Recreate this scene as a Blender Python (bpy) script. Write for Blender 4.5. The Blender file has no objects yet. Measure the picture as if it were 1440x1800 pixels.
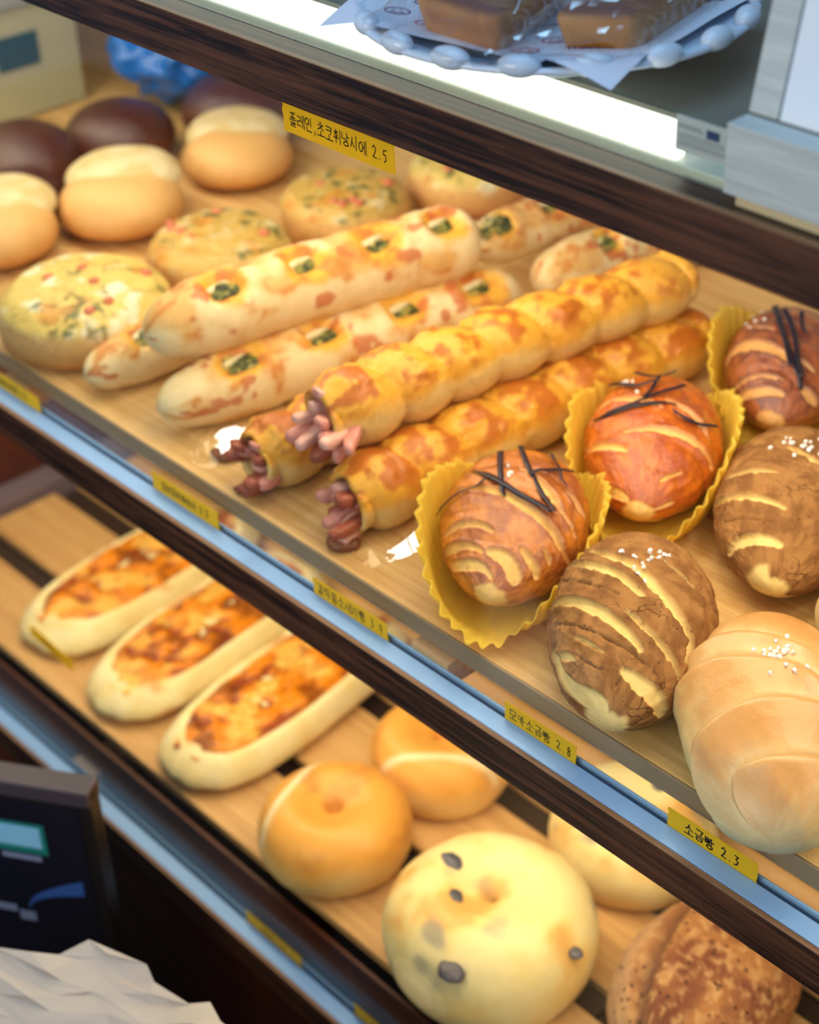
import bpy, math, random
import numpy as np
from mathutils import Matrix, Vector

# ------------------------------------------------------------------ camera
SC = bpy.context.scene
COL = SC.collection
F_PX = 3088.365
cam_data = bpy.data.cameras.new('camera')
cam = bpy.data.objects.new('camera', cam_data)
COL.objects.link(cam)
R_ = (0.67408546, 0.73777196, -0.03607382)
U_ = (-0.39130631, 0.39809628, 0.82969797)
W_ = (-0.62648875, 0.54517143, -0.55704574)
cam.matrix_world = Matrix(((R_[0], U_[0], -W_[0], 0.40946263),
                           (R_[1], U_[1], -W_[1], -0.57669372),
                           (R_[2], U_[2], -W_[2], 0.68009109),
                           (0, 0, 0, 1)))
cam_data.sensor_fit = 'VERTICAL'
cam_data.sensor_height = 36.0
cam_data.lens = F_PX / 1800 * 36
cam_data.clip_start = 0.02
cam_data.dof.use_dof = True
cam_data.dof.focus_distance = 0.96
cam_data.dof.aperture_fstop = 6.4
SC.camera = cam

# ------------------------------------------------------------------ world, lights, exposure
SC.view_settings.view_transform = 'Standard'
SC.view_settings.look = 'None'
SC.view_settings.gamma = 1.0
SC.view_settings.use_curve_mapping = False
SC.view_settings.exposure = 0.1
world = bpy.data.worlds.new('world')
SC.world = world
world.use_nodes = True
wn = world.node_tree
wn.nodes.clear()
wo = wn.nodes.new('ShaderNodeOutputWorld')
wb = wn.nodes.new('ShaderNodeBackground')
wb.inputs[0].default_value = (0.27, 0.56, 1.0, 1)
wb.inputs[1].default_value = 0.31
wn.links.new(wb.outputs[0], wo.inputs[0])


def area(name, loc, rot, sx, sy, power, colr):
    l = bpy.data.lights.new(name, 'AREA')
    l.shape = 'RECTANGLE'
    l.size, l.size_y, l.energy, l.color = sx, sy, power, colr
    o = bpy.data.objects.new(name, l)
    o.location, o.rotation_euler = loc, rot
    COL.objects.link(o)
    return o


WARM = (1.0, 0.80, 0.52)
# LED rows under the top and the middle shelf, daylight from the shop front, added fill lights in front and overhead
area('led_light', (-0.55, 0.12, 0.329), (0, 0, 0), 2.2, 0.10, 5.0, WARM)
area('led_light', (-0.55, 0.105, -0.056), (0, 0, 0), 2.0, 0.09, 6.2, WARM)
area('daylight', (1.2, -2.6, 1.9), (math.radians(62), 0, math.radians(22)), 2.2, 1.6, 10.0, (0.62, 0.80, 1.0))
area('front_fill', (-0.3, -2.1, 1.0), (math.radians(68), 0, 0), 1.6, 0.6, 24.0, (1.0, 0.86, 0.66))  # unseen warm fill added to lift the labels and shelf fronts

for yy in (-0.9, -0.2, 0.5):
    area('overhead_fill', (-0.2, yy, 2.3), (0, 0, 0), 1.3, 0.06, 5.0, (0.36, 0.68, 1.0))  # unseen strips added for film highlights and cool top light

# ------------------------------------------------------------------ helpers
rng = np.random.default_rng(7)
random.seed(7)


def lin(c):
    c = np.asarray(c, float) / 255.0
    return np.where(c <= 0.04045, c / 12.92, ((c + 0.055) / 1.055) ** 2.4)


def L4(r, g, b):
    return tuple(lin((r, g, b))) + (1.0,)


def _h(ix, iy, iz, s):
    n = (ix * 374761393 + iy * 668265263 + iz * 2147483647 + s * 1274126177) & 0xFFFFFFFF
    n = ((n ^ (n >> 13)) * 1274126177) & 0xFFFFFFFF
    n = n ^ (n >> 16)
    return (n & 0xFFFF) / 65535.0


def vnoise(p, seed=0):
    p = np.asarray(p, float)
    i = np.floor(p).astype(np.int64)
    f = p - i
    f = f * f * (3 - 2 * f)
    r = 0
    for dx in (0, 1):
        for dy in (0, 1):
            for dz in (0, 1):
                w = (f[..., 0] if dx else 1 - f[..., 0]) * (f[..., 1] if dy else 1 - f[..., 1]) * (f[..., 2] if dz else 1 - f[..., 2])
                r = r + w * _h(i[..., 0] + dx, i[..., 1] + dy, i[..., 2] + dz, seed)
    return r


def fbm(p, seed=0, o=4):
    a, r, t = 0.5, 0, 0
    p = np.asarray(p, float)
    for k in range(o):
        r = r + a * vnoise(p, seed + k * 17)
        t += a
        a *= 0.5
        p = p * 2.03 + 3.7
    return r / t


def ss(a, b, x):
    t = np.clip((x - a) / (b - a), 0, 1)
    return t * t * (3 - 2 * t)


def mix(a, b, t):
    t = np.asarray(t)[..., None]
    return np.asarray(a) * (1 - t) + np.asarray(b) * t


def link(name, me, parent=None, mat=None):
    o = bpy.data.objects.new(name, me)
    COL.objects.link(o)
    if parent is not None:
        o.parent = parent
    if mat is not None and not me.materials:
        me.materials.append(mat)
    return o


def raw(name, V, F, mat=None, parent=None, col=None, smooth=True):
    me = bpy.data.meshes.new(name)
    V = np.asarray(V, float).reshape(-1, 3)
    me.from_pydata(V.tolist(), [], [list(map(int, f)) for f in F])
    if col is not None:
        c = np.asarray(col, float).reshape(len(V), -1)
        if c.shape[1] == 3:
            c = np.concatenate([c, np.ones((len(c), 1))], 1)
        at = me.attributes.new('col', 'FLOAT_COLOR', 'POINT')
        at.data.foreach_set('color', c.astype(np.float32).ravel())
    if smooth:
        me.polygons.foreach_set('use_smooth', [True] * len(me.polygons))
    me.update()
    return link(name, me, parent, mat)


def grid_faces(nu, nv, wrap=True, off=0):
    F = []
    for i in range(nu - 1):
        for j in range(nv if wrap else nv - 1):
            k = (j + 1) % nv
            F.append((off + i * nv + j, off + i * nv + k, off + (i + 1) * nv + k, off + (i + 1) * nv + j))
    return F


def tube_mesh(name, V, mat, parent=None, col=None, caps=True):
    """closed surface from rings V[nu,nv,3]"""
    nu, nv = V.shape[:2]
    F = grid_faces(nu, nv)
    P = V.reshape(-1, 3)
    C_ = None if col is None else np.asarray(col).reshape(nu * nv, -1)
    if caps:
        P = np.concatenate([P, V[0].mean(0)[None], V[-1].mean(0)[None]])
        if C_ is not None:
            C_ = np.concatenate([C_, C_[:nv].mean(0)[None], C_[-nv:].mean(0)[None]])
        a, b = nu * nv, nu * nv + 1
        for j in range(nv):
            k = (j + 1) % nv
            F.append((a, k, j))
            F.append((b, (nu - 1) * nv + j, (nu - 1) * nv + k))
    return raw(name, P, F, mat, parent, C_)


class MB:
    """collects boxes / bars / ribbons into one mesh"""
    def __init__(s):
        s.V, s.F = [], []

    def box(s, x0, x1, y0, y1, z0, z1):
        n = len(s.V)
        s.V += [(x, y, z) for z in (z0, z1) for y in (y0, y1) for x in (x0, x1)]
        for f in ((0, 2, 3, 1), (4, 5, 7, 6), (0, 1, 5, 4), (2, 6, 7, 3), (0, 4, 6, 2), (1, 3, 7, 5)):
            s.F.append(tuple(n + i for i in f))
        return s

    def build(s, name, mat, parent=None, bevel=0.0, smooth=False):
        o = raw(name, s.V, s.F, mat, parent, smooth=smooth)
        if bevel:
            m = o.modifiers.new('bevel', 'BEVEL')
            m.width, m.segments = bevel, 2
            m.limit_method = 'ANGLE'
        return o


def bx(name, x0, x1, y0, y1, z0, z1, mat, parent=None, bevel=0.0):
    return MB().box(x0, x1, y0, y1, z0, z1).build(name, mat, parent, bevel)


def tag(o, label=None, cat=None, group=None, kind=None):
    if label:
        o['label'] = label
    if cat:
        o['category'] = cat
    if group:
        o['group'] = group
    if kind:
        o['kind'] = kind
    return o


def thing(name, label, cat, loc=(0, 0, 0), rz=0.0, group=None):
    o = bpy.data.objects.new(name, None)
    o.empty_display_size = 0.02
    o.location = loc
    o.rotation_euler = (0, 0, rz)
    COL.objects.link(o)
    return tag(o, label, cat, group)


def copy_tree(o, parent=None):
    c = o.copy()
    COL.objects.link(c)
    if parent is not None:
        c.parent = parent
    for ch in list(o.children):
        copy_tree(ch, c)
    return c


# ------------------------------------------------------------------ materials
def new_mat(name):
    m = bpy.data.materials.new(name)
    m.use_nodes = True
    nt = m.node_tree
    nt.nodes.clear()
    out = nt.nodes.new('ShaderNodeOutputMaterial')
    return m, nt, out


class N:
    """tiny node-graph shorthand"""
    def __init__(s, nt):
        s.nt = nt

    def __call__(s, kind, **kw):
        n = s.nt.nodes.new('ShaderNode' + kind)
        for k, v in kw.items():
            setattr(n, k, v)
        return n

    def set(s, n, **kw):
        for k, v in kw.items():
            key = k.replace('_', ' ')
            if hasattr(v, 'is_output'):
                s.nt.links.new(v, n.inputs[key])
            else:
                n.inputs[key].default_value = v
        return n

    def ramp(s, fac, stops):
        n = s('ValToRGB')
        els = n.color_ramp.elements
        while len(els) < len(stops):
            els.new(0.5)
        for e, (p, c) in zip(els, stops):
            e.position, e.color = p, c
        s.nt.links.new(fac, n.inputs[0])
        return n

    def mixc(s, fac, a, b, mode='MIX'):
        n = s('Mix', data_type='RGBA', blend_type=mode)
        for i, v in ((0, fac), (6, a), (7, b)):
            if hasattr(v, 'is_output'):
                s.nt.links.new(v, n.inputs[i])
            else:
                n.inputs[i].default_value = v
        return n.outputs[2]

    def math(s, op, a, b=0.0, clamp=False):
        n = s('Math', operation=op, use_clamp=clamp)
        for i, v in ((0, a), (1, b)):
            if hasattr(v, 'is_output'):
                s.nt.links.new(v, n.inputs[i])
            else:
                n.inputs[i].default_value = v
        return n.outputs[0]

    def noise(s, vec, scale, detail=4, rough=0.55, dist=0.0):
        n = s('TexNoise')
        s.nt.links.new(vec, n.inputs['Vector'])
        n.inputs['Scale'].default_value = scale
        n.inputs['Detail'].default_value = detail
        n.inputs['Roughness'].default_value = rough
        n.inputs['Distortion'].default_value = dist
        return n.outputs[0]


def plain(name, colr, rough=0.5, metal=0.0, spec=0.5, bump=0.0, bscale=200.0, var=0.08, vscale=40.0, trans=0.0, coat=0.0):
    m, nt, out = new_mat(name)
    g = N(nt)
    b = g('BsdfPrincipled')
    tc = g('TexCoord').outputs['Object']
    nz = g.noise(tc, vscale)
    c = g.mixc(nz, tuple(x * (1 - var) for x in colr[:3]) + (1,), tuple(min(1, x * (1 + var)) for x in colr[:3]) + (1,))
    g.set(b, Base_Color=c, Roughness=rough, Metallic=metal)
    b.inputs['Specular IOR Level'].default_value = spec
    if coat:
        b.inputs['Coat Weight'].default_value = coat
    if bump:
        bn = g('Bump')
        g.set(bn, Height=g.noise(tc, bscale), Strength=bump, Distance=0.001)
        nt.links.new(bn.outputs[0], b.inputs['Normal'])
    sh = b.outputs[0]
    if trans:
        t = g('BsdfTranslucent')
        nt.links.new(c, t.inputs[0])
        mx = g('MixShader')
        mx.inputs[0].default_value = trans
        nt.links.new(sh, mx.inputs[1])
        nt.links.new(t.outputs[0], mx.inputs[2])
        sh = mx.outputs[0]
    nt.links.new(sh, out.inputs[0])
    return m


def bread_mat(name, rough=(0.5, 0.5), bump=0.3, bscale=120.0, fine=900.0, var=0.18, cracks=0.0, specks=None, spec=0.35, sss=0.06, pits=0.0, coat=0.0):
    """albedo from the 'col' attribute; its alpha says how much baked topping covers the dough"""
    m, nt, out = new_mat(name)
    g = N(nt)
    b = g('BsdfPrincipled')
    at = g('Attribute', attribute_name='col')
    colr, alpha = at.outputs['Color'], at.outputs['Alpha']
    tc = g('TexCoord').outputs['Object']
    n1 = g.noise(tc, bscale, 5)
    n2 = g.noise(tc, fine, 3)
    val = g.math('MULTIPLY_ADD', g.math('SUBTRACT', n1, 0.5), 2.2 * var)
    nt.nodes[-1].inputs[2].default_value = 1.0
    vm = g('VectorMath', operation='SCALE')
    nt.links.new(colr, vm.inputs[0])
    nt.links.new(val, vm.inputs['Scale'])
    c = vm.outputs[0]
    height = g.math('MULTIPLY_ADD', n1, 1.0)
    nt.links.new(g.math('MULTIPLY', n2, 0.35), nt.nodes[-2].inputs[2])
    if cracks:
        dv = g('VectorMath', operation='ADD')
        nn = g('TexNoise')
        nt.links.new(tc, nn.inputs['Vector'])
        nn.inputs['Scale'].default_value = 70
        sc = g('VectorMath', operation='SCALE')
        nt.links.new(nn.outputs['Color'], sc.inputs[0])
        sc.inputs['Scale'].default_value = 0.022
        nt.links.new(tc, dv.inputs[0])
        nt.links.new(sc.outputs[0], dv.inputs[1])
        vo = g('TexVoronoi', feature='DISTANCE_TO_EDGE')
        nt.links.new(dv.outputs[0], vo.inputs['Vector'])
        vo.inputs['Scale'].default_value = 60
        line = g('MapRange')
        nt.links.new(vo.outputs['Distance'], line.inputs[0])
        line.inputs[1].default_value, line.inputs[2].default_value = 0.0, 0.035
        line.inputs[3].default_value, line.inputs[4].default_value = 1.0, 0.0
        gate = g.ramp(g.noise(tc, 28, 2), [(0.5, (0, 0, 0, 1)), (0.62, (1, 1, 1, 1))]).outputs[0]
        k = g.math('MULTIPLY', g.math('MULTIPLY', line.outputs[0], gate), g.math('MULTIPLY', alpha, cracks))
        c = g.mixc(k, c, L4(92, 50, 22))
        height = g.math('SUBTRACT', height, g.math('MULTIPLY', k, 1.6))
    if pits:
        vo = g('TexVoronoi')
        nt.links.new(tc, vo.inputs['Vector'])
        vo.inputs['Scale'].default_value = 260
        pit = g.math('MULTIPLY', g.math('LESS_THAN', vo.outputs['Distance'], 0.17), g.math('GREATER_THAN', g.noise(tc, 90, 2), 0.54))
        pit = g.math('MULTIPLY', pit, g.math('MULTIPLY', alpha, pits))
        c = g.mixc(pit, c, L4(80, 45, 22))
        height = g.math('SUBTRACT', height, pit)
    if specks:
        scale, thr, sc_col = specks
        vo = g('TexVoronoi')
        nt.links.new(tc, vo.inputs['Vector'])
        vo.inputs['Scale'].default_value = scale
        k = g.math('MULTIPLY', g.math('LESS_THAN', vo.outputs['Distance'], thr), g.math('GREATER_THAN', g.noise(tc, scale * 0.35, 2), 0.5))
        c = g.mixc(g.math('MULTIPLY', k, 0.85), c, sc_col)
    rr = g('MapRange')
    nt.links.new(alpha, rr.inputs[0])
    rr.inputs[3].default_value, rr.inputs[4].default_value = rough
    g.set(b, Base_Color=c, Roughness=rr.outputs[0])
    b.inputs['Specular IOR Level'].default_value = spec
    if coat:
        nt.links.new(g.math('MULTIPLY', alpha, coat), b.inputs['Coat Weight'])
        b.inputs['Coat Roughness'].default_value = 0.16
    if sss:
        b.inputs['Subsurface Weight'].default_value = sss
        b.inputs['Subsurface Radius'].default_value = (1.0, 0.5, 0.25)
        b.inputs['Subsurface Scale'].default_value = 0.006
    bn = g('Bump')
    g.set(bn, Height=height, Strength=bump, Distance=0.002)
    nt.links.new(bn.outputs[0], b.inputs['Normal'])
    nt.links.new(bn.outputs[0], b.inputs['Coat Normal'])
    nt.links.new(b.outputs[0], out.inputs[0])
    return m


def wood_mat(name, dark, light, rough=0.45, scale=1.0, bump=0.15, spec=0.4, coat=0.0, axis=0, contrast=(0.3, 0.7)):
    m, nt, out = new_mat(name)
    g = N(nt)
    b = g('BsdfPrincipled')
    tc = g('TexCoord').outputs['Object']
    mp = g('Mapping')
    nt.links.new(tc, mp.inputs[0])
    s3 = [90 * scale, 90 * scale, 90 * scale]
    s3[axis] = 4 * scale
    mp.inputs['Scale'].default_value = s3
    n1 = g.noise(mp.outputs[0], 1.0, 6, 0.6, 0.6)
    mp2 = g('Mapping')
    nt.links.new(tc, mp2.inputs[0])
    s4 = [420 * scale, 420 * scale, 420 * scale]
    s4[axis] = 14 * scale
    mp2.inputs['Scale'].default_value = s4
    n2 = g.noise(mp2.outputs[0], 1.0, 3, 0.6)
    hgt = g.math('ADD', g.math('MULTIPLY', n1, 0.65), g.math('MULTIPLY', n2, 0.35))
    mid = tuple((a + c) / 2 for a, c in zip(dark, light))
    c = g.ramp(hgt, [(contrast[0], dark), (0.5, mid), (contrast[1], light)]).outputs[0]
    g.set(b, Base_Color=c, Roughness=rough)
    b.inputs['Specular IOR Level'].default_value = spec
    b.inputs['Coat Weight'].default_value = coat
    bn = g('Bump')
    g.set(bn, Height=hgt, Strength=bump, Distance=0.0008)
    nt.links.new(bn.outputs[0], b.inputs['Normal'])
    nt.links.new(b.outputs[0], out.inputs[0])
    return m


def clear_mat(name, tint=(0.97, 0.99, 0.98, 1), base=0.04, edge=0.9, rough=0.0, bump=0.0, bscale=60.0, haze=0.0):
    """thin clear sheet: straight-through transmission plus a mirror-like surface"""
    m, nt, out = new_mat(name)
    g = N(nt)
    tr = g('BsdfTransparent')
    tr.inputs[0].default_value = tint
    gl = g('BsdfGlossy')
    gl.inputs['Roughness'].default_value = rough
    lw = g('LayerWeight')
    lw.inputs[0].default_value = 0.5
    k = g.math('MULTIPLY', g.math('POWER', lw.outputs['Facing'], 4.0), edge)
    k = g.math('ADD', k, base, clamp=True)
    mx = g('MixShader')
    nt.links.new(k, mx.inputs[0])
    nt.links.new(tr.outputs[0], mx.inputs[1])
    nt.links.new(gl.outputs[0], mx.inputs[2])
    sh = mx.outputs[0]
    if haze:
        d = g('BsdfDiffuse')
        d.inputs[0].default_value = (0.85, 0.9, 0.95, 1)
        m2 = g('MixShader')
        m2.inputs[0].default_value = haze
        nt.links.new(sh, m2.inputs[1])
        nt.links.new(d.outputs[0], m2.inputs[2])
        sh = m2.outputs[0]
    if bump:
        tc = g('TexCoord').outputs['Object']
        bn = g('Bump')
        g.set(bn, Height=g.noise(tc, bscale, 3, 0.5, 1.0), Strength=bump, Distance=0.004)
        nt.links.new(bn.outputs[0], gl.inputs['Normal'])
    nt.links.new(sh, out.inputs[0])
    return m


def emit_mat(name, colr, strength):
    m, nt, out = new_mat(name)
    e = nt.nodes.new('ShaderNodeEmission')
    e.inputs[0].default_value = colr
    e.inputs[1].default_value = strength
    nt.links.new(e.outputs[0], out.inputs[0])
    return m


M_fascia = wood_mat('dark_walnut', L4(34, 18, 10), L4(96, 58, 36), rough=0.42, scale=1.5, bump=0.5, spec=0.4, contrast=(0.42, 0.60))
M_edgeband = wood_mat('edge_veneer', L4(96, 62, 38), L4(168, 122, 84), rough=0.45, scale=1.2)
M_tray = wood_mat('light_oak', L4(198, 146, 80), L4(246, 208, 142), rough=0.4, scale=0.8, bump=0.1, spec=0.4, contrast=(0.32, 0.66))
M_slat = wood_mat('oak_slat', L4(182, 130, 74), L4(232, 188, 124), rough=0.5, scale=0.8, bump=0.1)
M_deck = plain('deck_brown', L4(58, 38, 24), 0.6)
M_panel = wood_mat('cabinet_brown', L4(66, 26, 10), L4(98, 44, 18), rough=0.5, scale=0.6, bump=0.08)
M_alu_sky = plain('aluminium_sky_tint', L4(150, 190, 232), 0.4, metal=0.1, var=0.03)  # sky reflection on the channel painted in as pale blue base colour
M_white = plain('white_diffuser', L4(226, 226, 214), 0.5, var=0.05, vscale=500)
M_frost = plain('frosted_plastic', L4(214, 210, 196), 0.5, var=0.22, vscale=900)
M_glass = clear_mat('glass', base=0.012, edge=0.75)
M_film = clear_mat('plastic_film', tint=(0.99, 0.99, 0.99, 1), base=0.05, edge=0.7, rough=0.03, bump=0.12, bscale=26)
M_wrap = clear_mat('wrapper_film', tint=(0.97, 0.97, 0.98, 1), base=0.06, edge=0.8, rough=0.04, haze=0.03)
M_fold_glint = clear_mat('film_fold_glint', tint=(0.97, 0.98, 1.0, 1), base=0.35, edge=0.9, rough=0.15, haze=0.45)
M_tape = plain('yellow_tape', L4(252, 212, 14), 0.55, var=0.05, vscale=90, trans=0.35)
M_ink = plain('black_ink', L4(22, 14, 8), 0.5, var=0.0)
M_wall = plain('back_board', L4(196, 180, 156), 0.6)
M_floor = plain('floor_dark', L4(34, 28, 24), 0.7)
M_topdeck = plain('shelf_grey', L4(120, 116, 104), 0.5)
M_led = emit_mat('led_white', (1.0, 0.97, 0.88, 1), 55.0)
M_glow = emit_mat('led_bar', (1.0, 0.97, 0.86, 1), 2.2)

# ------------------------------------------------------------------ the case: shelves, panes, panels
X0, X1 = -2.0, 0.42
PITCH = 0.384
floor = bx('floor', -3.2, 1.4, -1.6, 0.75, -0.80, -0.75, M_floor)
tag(floor, 'dark shop floor below the bread case', 'floor', kind='structure')
wb_ = bx('wall_back', -3.2, 1.4, 0.60, 0.63, -0.75, 0.95, M_wall)
tag(wb_, 'pale board closing the back of the bread case', 'wall', kind='structure')
cab = bx('cabinet_base', X0, X1, 0.0, 0.58, -0.7495, -0.4665, M_panel)
tag(cab, 'dark brown cabinet panel under the lowest bread shelf', 'cabinet')

SHELF_LABEL = {0: 'middle bread shelf with dark wood edge and metal channel painted pale blue as sky reflection',
               -1: 'lowest bread shelf with dark edge and metal channel above brown cabinet panel',
               1: 'top shelf with thick dark wood edge above the sausage breads'}
for k in (0, -1, 1):
    z = k * PITCH
    dz = -0.033 if k == -1 else 0.0
    t = thing('display_shelf', SHELF_LABEL[k], 'shelf', (0, 0, z), 0, 'shelves of the bread case')
    f = MB().box(X0, X1, -0.020, -0.0162, -0.0478 + dz, -0.0200 + dz)
    f.box(X0, X1, -0.0162, -0.0035, -0.0478 + dz, -0.0225 + dz)
    f.build('fascia', M_fascia, t, 0.0006)
    bx('edge_band', X0, X1, -0.0199, -0.0162, -0.0199 + dz, -0.0192 + dz, M_edgeband, t, 0.0002)
    if k < 1:
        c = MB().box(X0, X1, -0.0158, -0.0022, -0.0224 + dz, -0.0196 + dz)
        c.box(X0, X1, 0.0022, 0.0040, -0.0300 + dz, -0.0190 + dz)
        c.build('metal_channel', M_alu_sky, t, 0.0007)
        d0 = 0.052
        bx('deck', X0, X1, d0, 0.58, -0.026, -0.0145, M_deck, t)
        for xb in (-1.30, -0.76, -0.262, 0.20):
            bx('bracket', xb, xb + 0.034, 0.0042, d0 - 0.0005, -0.034 + dz, -0.0155 + min(dz, 0), M_slat, t)
        if k == -1:
            bx('front_board', X0, X1, 0.0125, 0.0158, -0.070, -0.0147, M_panel, t)
    else:
        bx('trim', X0, X1, -0.0161, -0.0022, -0.0224, -0.0198, M_fascia, t, 0.0006)
        bx('deck', X0, X1, 0.034, 0.58, -0.034, -0.010, M_topdeck, t)
        g_ = bx('led_diffuser', X0, -0.066, 0.0045, 0.0110, -0.0168, -0.0005, M_glow, t, 0.001)
        g_['label'] = 'glowing white light bar along the shelf front'
        bx('frosted_rail', X0, X1, 0.0035, 0.0320, -0.0240, -0.0172, M_frost, t, 0.001)
        for xb in (-1.30, -0.76, -0.262, 0.20):
            bx('bracket', xb, xb + 0.034, -0.0021, 0.035, -0.034, -0.0242, M_deck, t)

pane = bx('sneeze_guard', X0, X1, -0.0015, 0.0015, -0.0220, 0.3355, M_glass)
tag(pane, 'tall clear glass pane in front of the seaweed and sausage breads', 'glass guard')
pane = bx('sneeze_guard', X0, X1, -0.0015, 0.0015, -0.0550 - PITCH, 0.3355 - PITCH, M_glass)
tag(pane, 'clear glass pane in front of the bagels on the lowest shelf', 'glass guard')
M_edge = clear_mat('glass_edge', tint=(0.93, 0.98, 0.95, 1), base=0.02, edge=0.35)
pane = bx('guard_lip', X0, -0.032, -0.0018, 0.0018, PITCH - 0.0196, PITCH + 0.0095, M_edge)
tag(pane, 'low greenish glass lip along the front of the top shelf', 'glass guard')

# wooden trays
tr = thing('wooden_tray', 'light oak tray under the mocha and sausage breads', 'tray', (0, 0, 0))
for i in range(5):
    y0 = 0.0135 + i * 0.109
    bx('plank', X0, X1, y0, y0 + 0.107, -0.0140, 0.0, M_tray, tr, 0.0012)
bx('front_rim', X0, X1, 0.0115, 0.0134, -0.0140, 0.0, plain('tray_rim', L4(150, 128, 100), 0.5), tr, 0.0005)
tr = thing('slatted_tray', 'slatted wooden tray under the bagels on the lowest shelf', 'tray', (0, 0, -PITCH))
for i, (y0, y1) in enumerate(((0.022, 0.100), (0.126, 0.212), (0.240, 0.326), (0.354, 0.440), (0.468, 0.554))):
    bx('slat', -1.10, X1, y0, y1, -0.0085, 0.0, M_slat, tr, 0.0012)
for xb in (-0.95, -0.66, -0.235, 0.15):
    bx('crossbar', xb, xb + 0.05, 0.022, 0.554, -0.0142, -0.0087, M_deck, tr)

sp = thing('side_panel', 'brown end panel with greyish metal strip left of the topped flatbreads', 'panel', (-1.14, 0, -PITCH))
bx('panel_board', -0.02, 0.0, 0.03, 0.575, -0.0143, 0.325, M_panel, sp)
bx('metal_strip', 0.0005, 0.034, 0.03, 0.575, -0.0143, 0.012, plain('grey_lilac', L4(120, 104, 112), 0.4), sp, 0.001)

# LED pucks under the top shelf (the white dots mirrored in the film on the tray)
for i, xp in enumerate((-1.11, -0.94, -0.77, -0.60, -0.43, -0.26, -0.09, 0.08)):
    p = thing('puck_light', 'round LED lamp under the top shelf', 'lamp', (xp, 0.235, 0.336), 0, 'LED lamps under the top shelf')
    a = np.linspace(0, 2 * np.pi, 33)[:-1]
    def ring(r, z):
        return np.stack([r * np.cos(a), r * np.sin(a), np.full(32, z)], -1)
    tube_mesh('housing', np.stack([ring(0.022, 0.0138), ring(0.022, -0.003), ring(0.0185, -0.004)]), M_white, p)
    tube_mesh('lens', np.stack([ring(0.018, -0.0042), ring(0.017, -0.0062)]), M_led, p)

# plastic film lying on the oak tray
nx, ny = 240, 90
gx, gy = np.meshgrid(np.linspace(-0.62, 0.16, nx), np.linspace(0.0165, 0.30, ny), indexing='ij')
P = np.stack([gx, gy, np.zeros_like(gx)], -1)
wr = fbm(P * np.array([9, 16, 1]), 5, 3)
wr2 = ss(0.60, 0.72, fbm(P * 22, 11, 2))
cr = ss(0.10, 0.0, np.abs(fbm(P * np.array([30, 18, 1]), 21, 2) - 0.5) * 2)
P[..., 2] = 0.0012 + 0.0030 * wr2 * cr * (gx > -0.2)
for (fx, fy, sx_, sy_) in ((-0.508, 0.0548, -0.339, 0.012), (-0.33, 0.0556, -0.257, 0.049), (-0.2013, 0.06, -0.266, 0.072)):   # bulges shaped to throw the lamp glints at the camera
    dx, dy = gx - fx, gy - fy
    w_ = ss(0.034, 0.020, np.hypot(dx, dy * 0.9))
    P[..., 2] += np.clip(0.0045 + sx_ * dx + sy_ * dy, 0, 1) * w_
flm = raw('plastic_sheet', P.reshape(-1, 3), grid_faces(nx, ny, False), M_film)
tag(flm, 'clear plastic film lying on the oak tray under the mocha rolls', 'plastic film')

# ------------------------------------------------------------------ bread builders
# pale stripes where the baked topping has split: ((axial position, angle) ..., width in mm); creases of the plain rolls
BANDS_O1 = [
    ([(-0.449, 1.222), (-0.465, 0.713), (-0.505, 0.347), (-0.561, 0.138)], 4.2),
    ([(-0.513, 1.768), (-0.62, 1.05), (-0.661, 0.615), (-0.726, 0.328)], 4.7),
    ([(-0.0, 0.868), (-0.087, 0.48), (-0.166, 0.123), (-0.28, -0.289), (-0.367, -0.757), (-0.421, -1.184), (-0.416, -1.469)], 7.1),
    ([(-0.637, -0.478), (-0.685, -0.794), (-0.724, -1.289)], 5.8),
    ([(-0.552, -0.82), (-0.586, -1.157)], 2.8),
    ([(-0.729, 0.182), (-0.75, -0.191), (-0.823, -0.638) , (-0.857, -1.0)], 9.3),
    ([(-0.625, 1.899), (-0.792, 1.045), (-0.824, 0.442), (-0.897, 0.021)], 6.5),
    ([(0.189, 1.212), (0.349, 1.084), (0.144, 0.552)], 4.4),
    ([(0.205, -0.037), (0.072, -0.378), (-0.159, -0.838), (-0.214, -1.194)], 4.8),
    ([(0.146, -0.749), (0.091, -0.976), (0.047, -1.196)], 5.8),
    ([(0.471, 0.943), (0.466, 0.6)], 3.0),
]
BANDS_O2 = [
    ([(-0.315, 1.519), (-0.465, 0.764), (-0.551, 0.398)], 6.1),
    ([(0.07, 1.388), (0.133, 0.864), (0.063, 0.302), (-0.042, -0.083)], 5.4),
    ([(-0.365, 0.405), (-0.309, -0.255), (-0.285, -0.793), (-0.309, -1.368)], 5.0),
    ([(0.081, -0.142), (0.021, -0.539), (-0.115, -0.971)], 4.3),
    ([(-0.80, 1.5), (-0.88, 0.968), (-0.92, 0.6)], 8.0),
    ([(-0.938, -1.263), (-0.824, -1.373)], 7.5),
    ([(-0.098, 1.298), (-0.111, 0.772)], 4.3),
    ([(-0.769, -0.514), (-0.62, -0.833)], 3.4),
]
BANDS_O3 = [
    ([(0.173, 1.291), (0.302, 1.177), (0.058, 0.642), (-0.021, 0.259)], 3.4),
    ([(-0.246, 1.364), (-0.183, 0.976), (-0.247, 0.567), (-0.373, 0.087), (-0.466, -0.129)], 11.2),
    ([(-0.617, 1.409), (-0.634, 0.802), (-0.648, 0.341), (-0.677, -0.111)], 3.4),
    ([(-0.718, 1.626), (-0.791, 0.701), (-0.792, 0.167), (-0.808, -0.239)], 6.8),
    ([(-0.673, -0.595), (-0.686, -0.938), (-0.673, -1.3)], 6.9),
    ([(-0.391, -0.284), (-0.455, -0.648)], 3.9),
]
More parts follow.
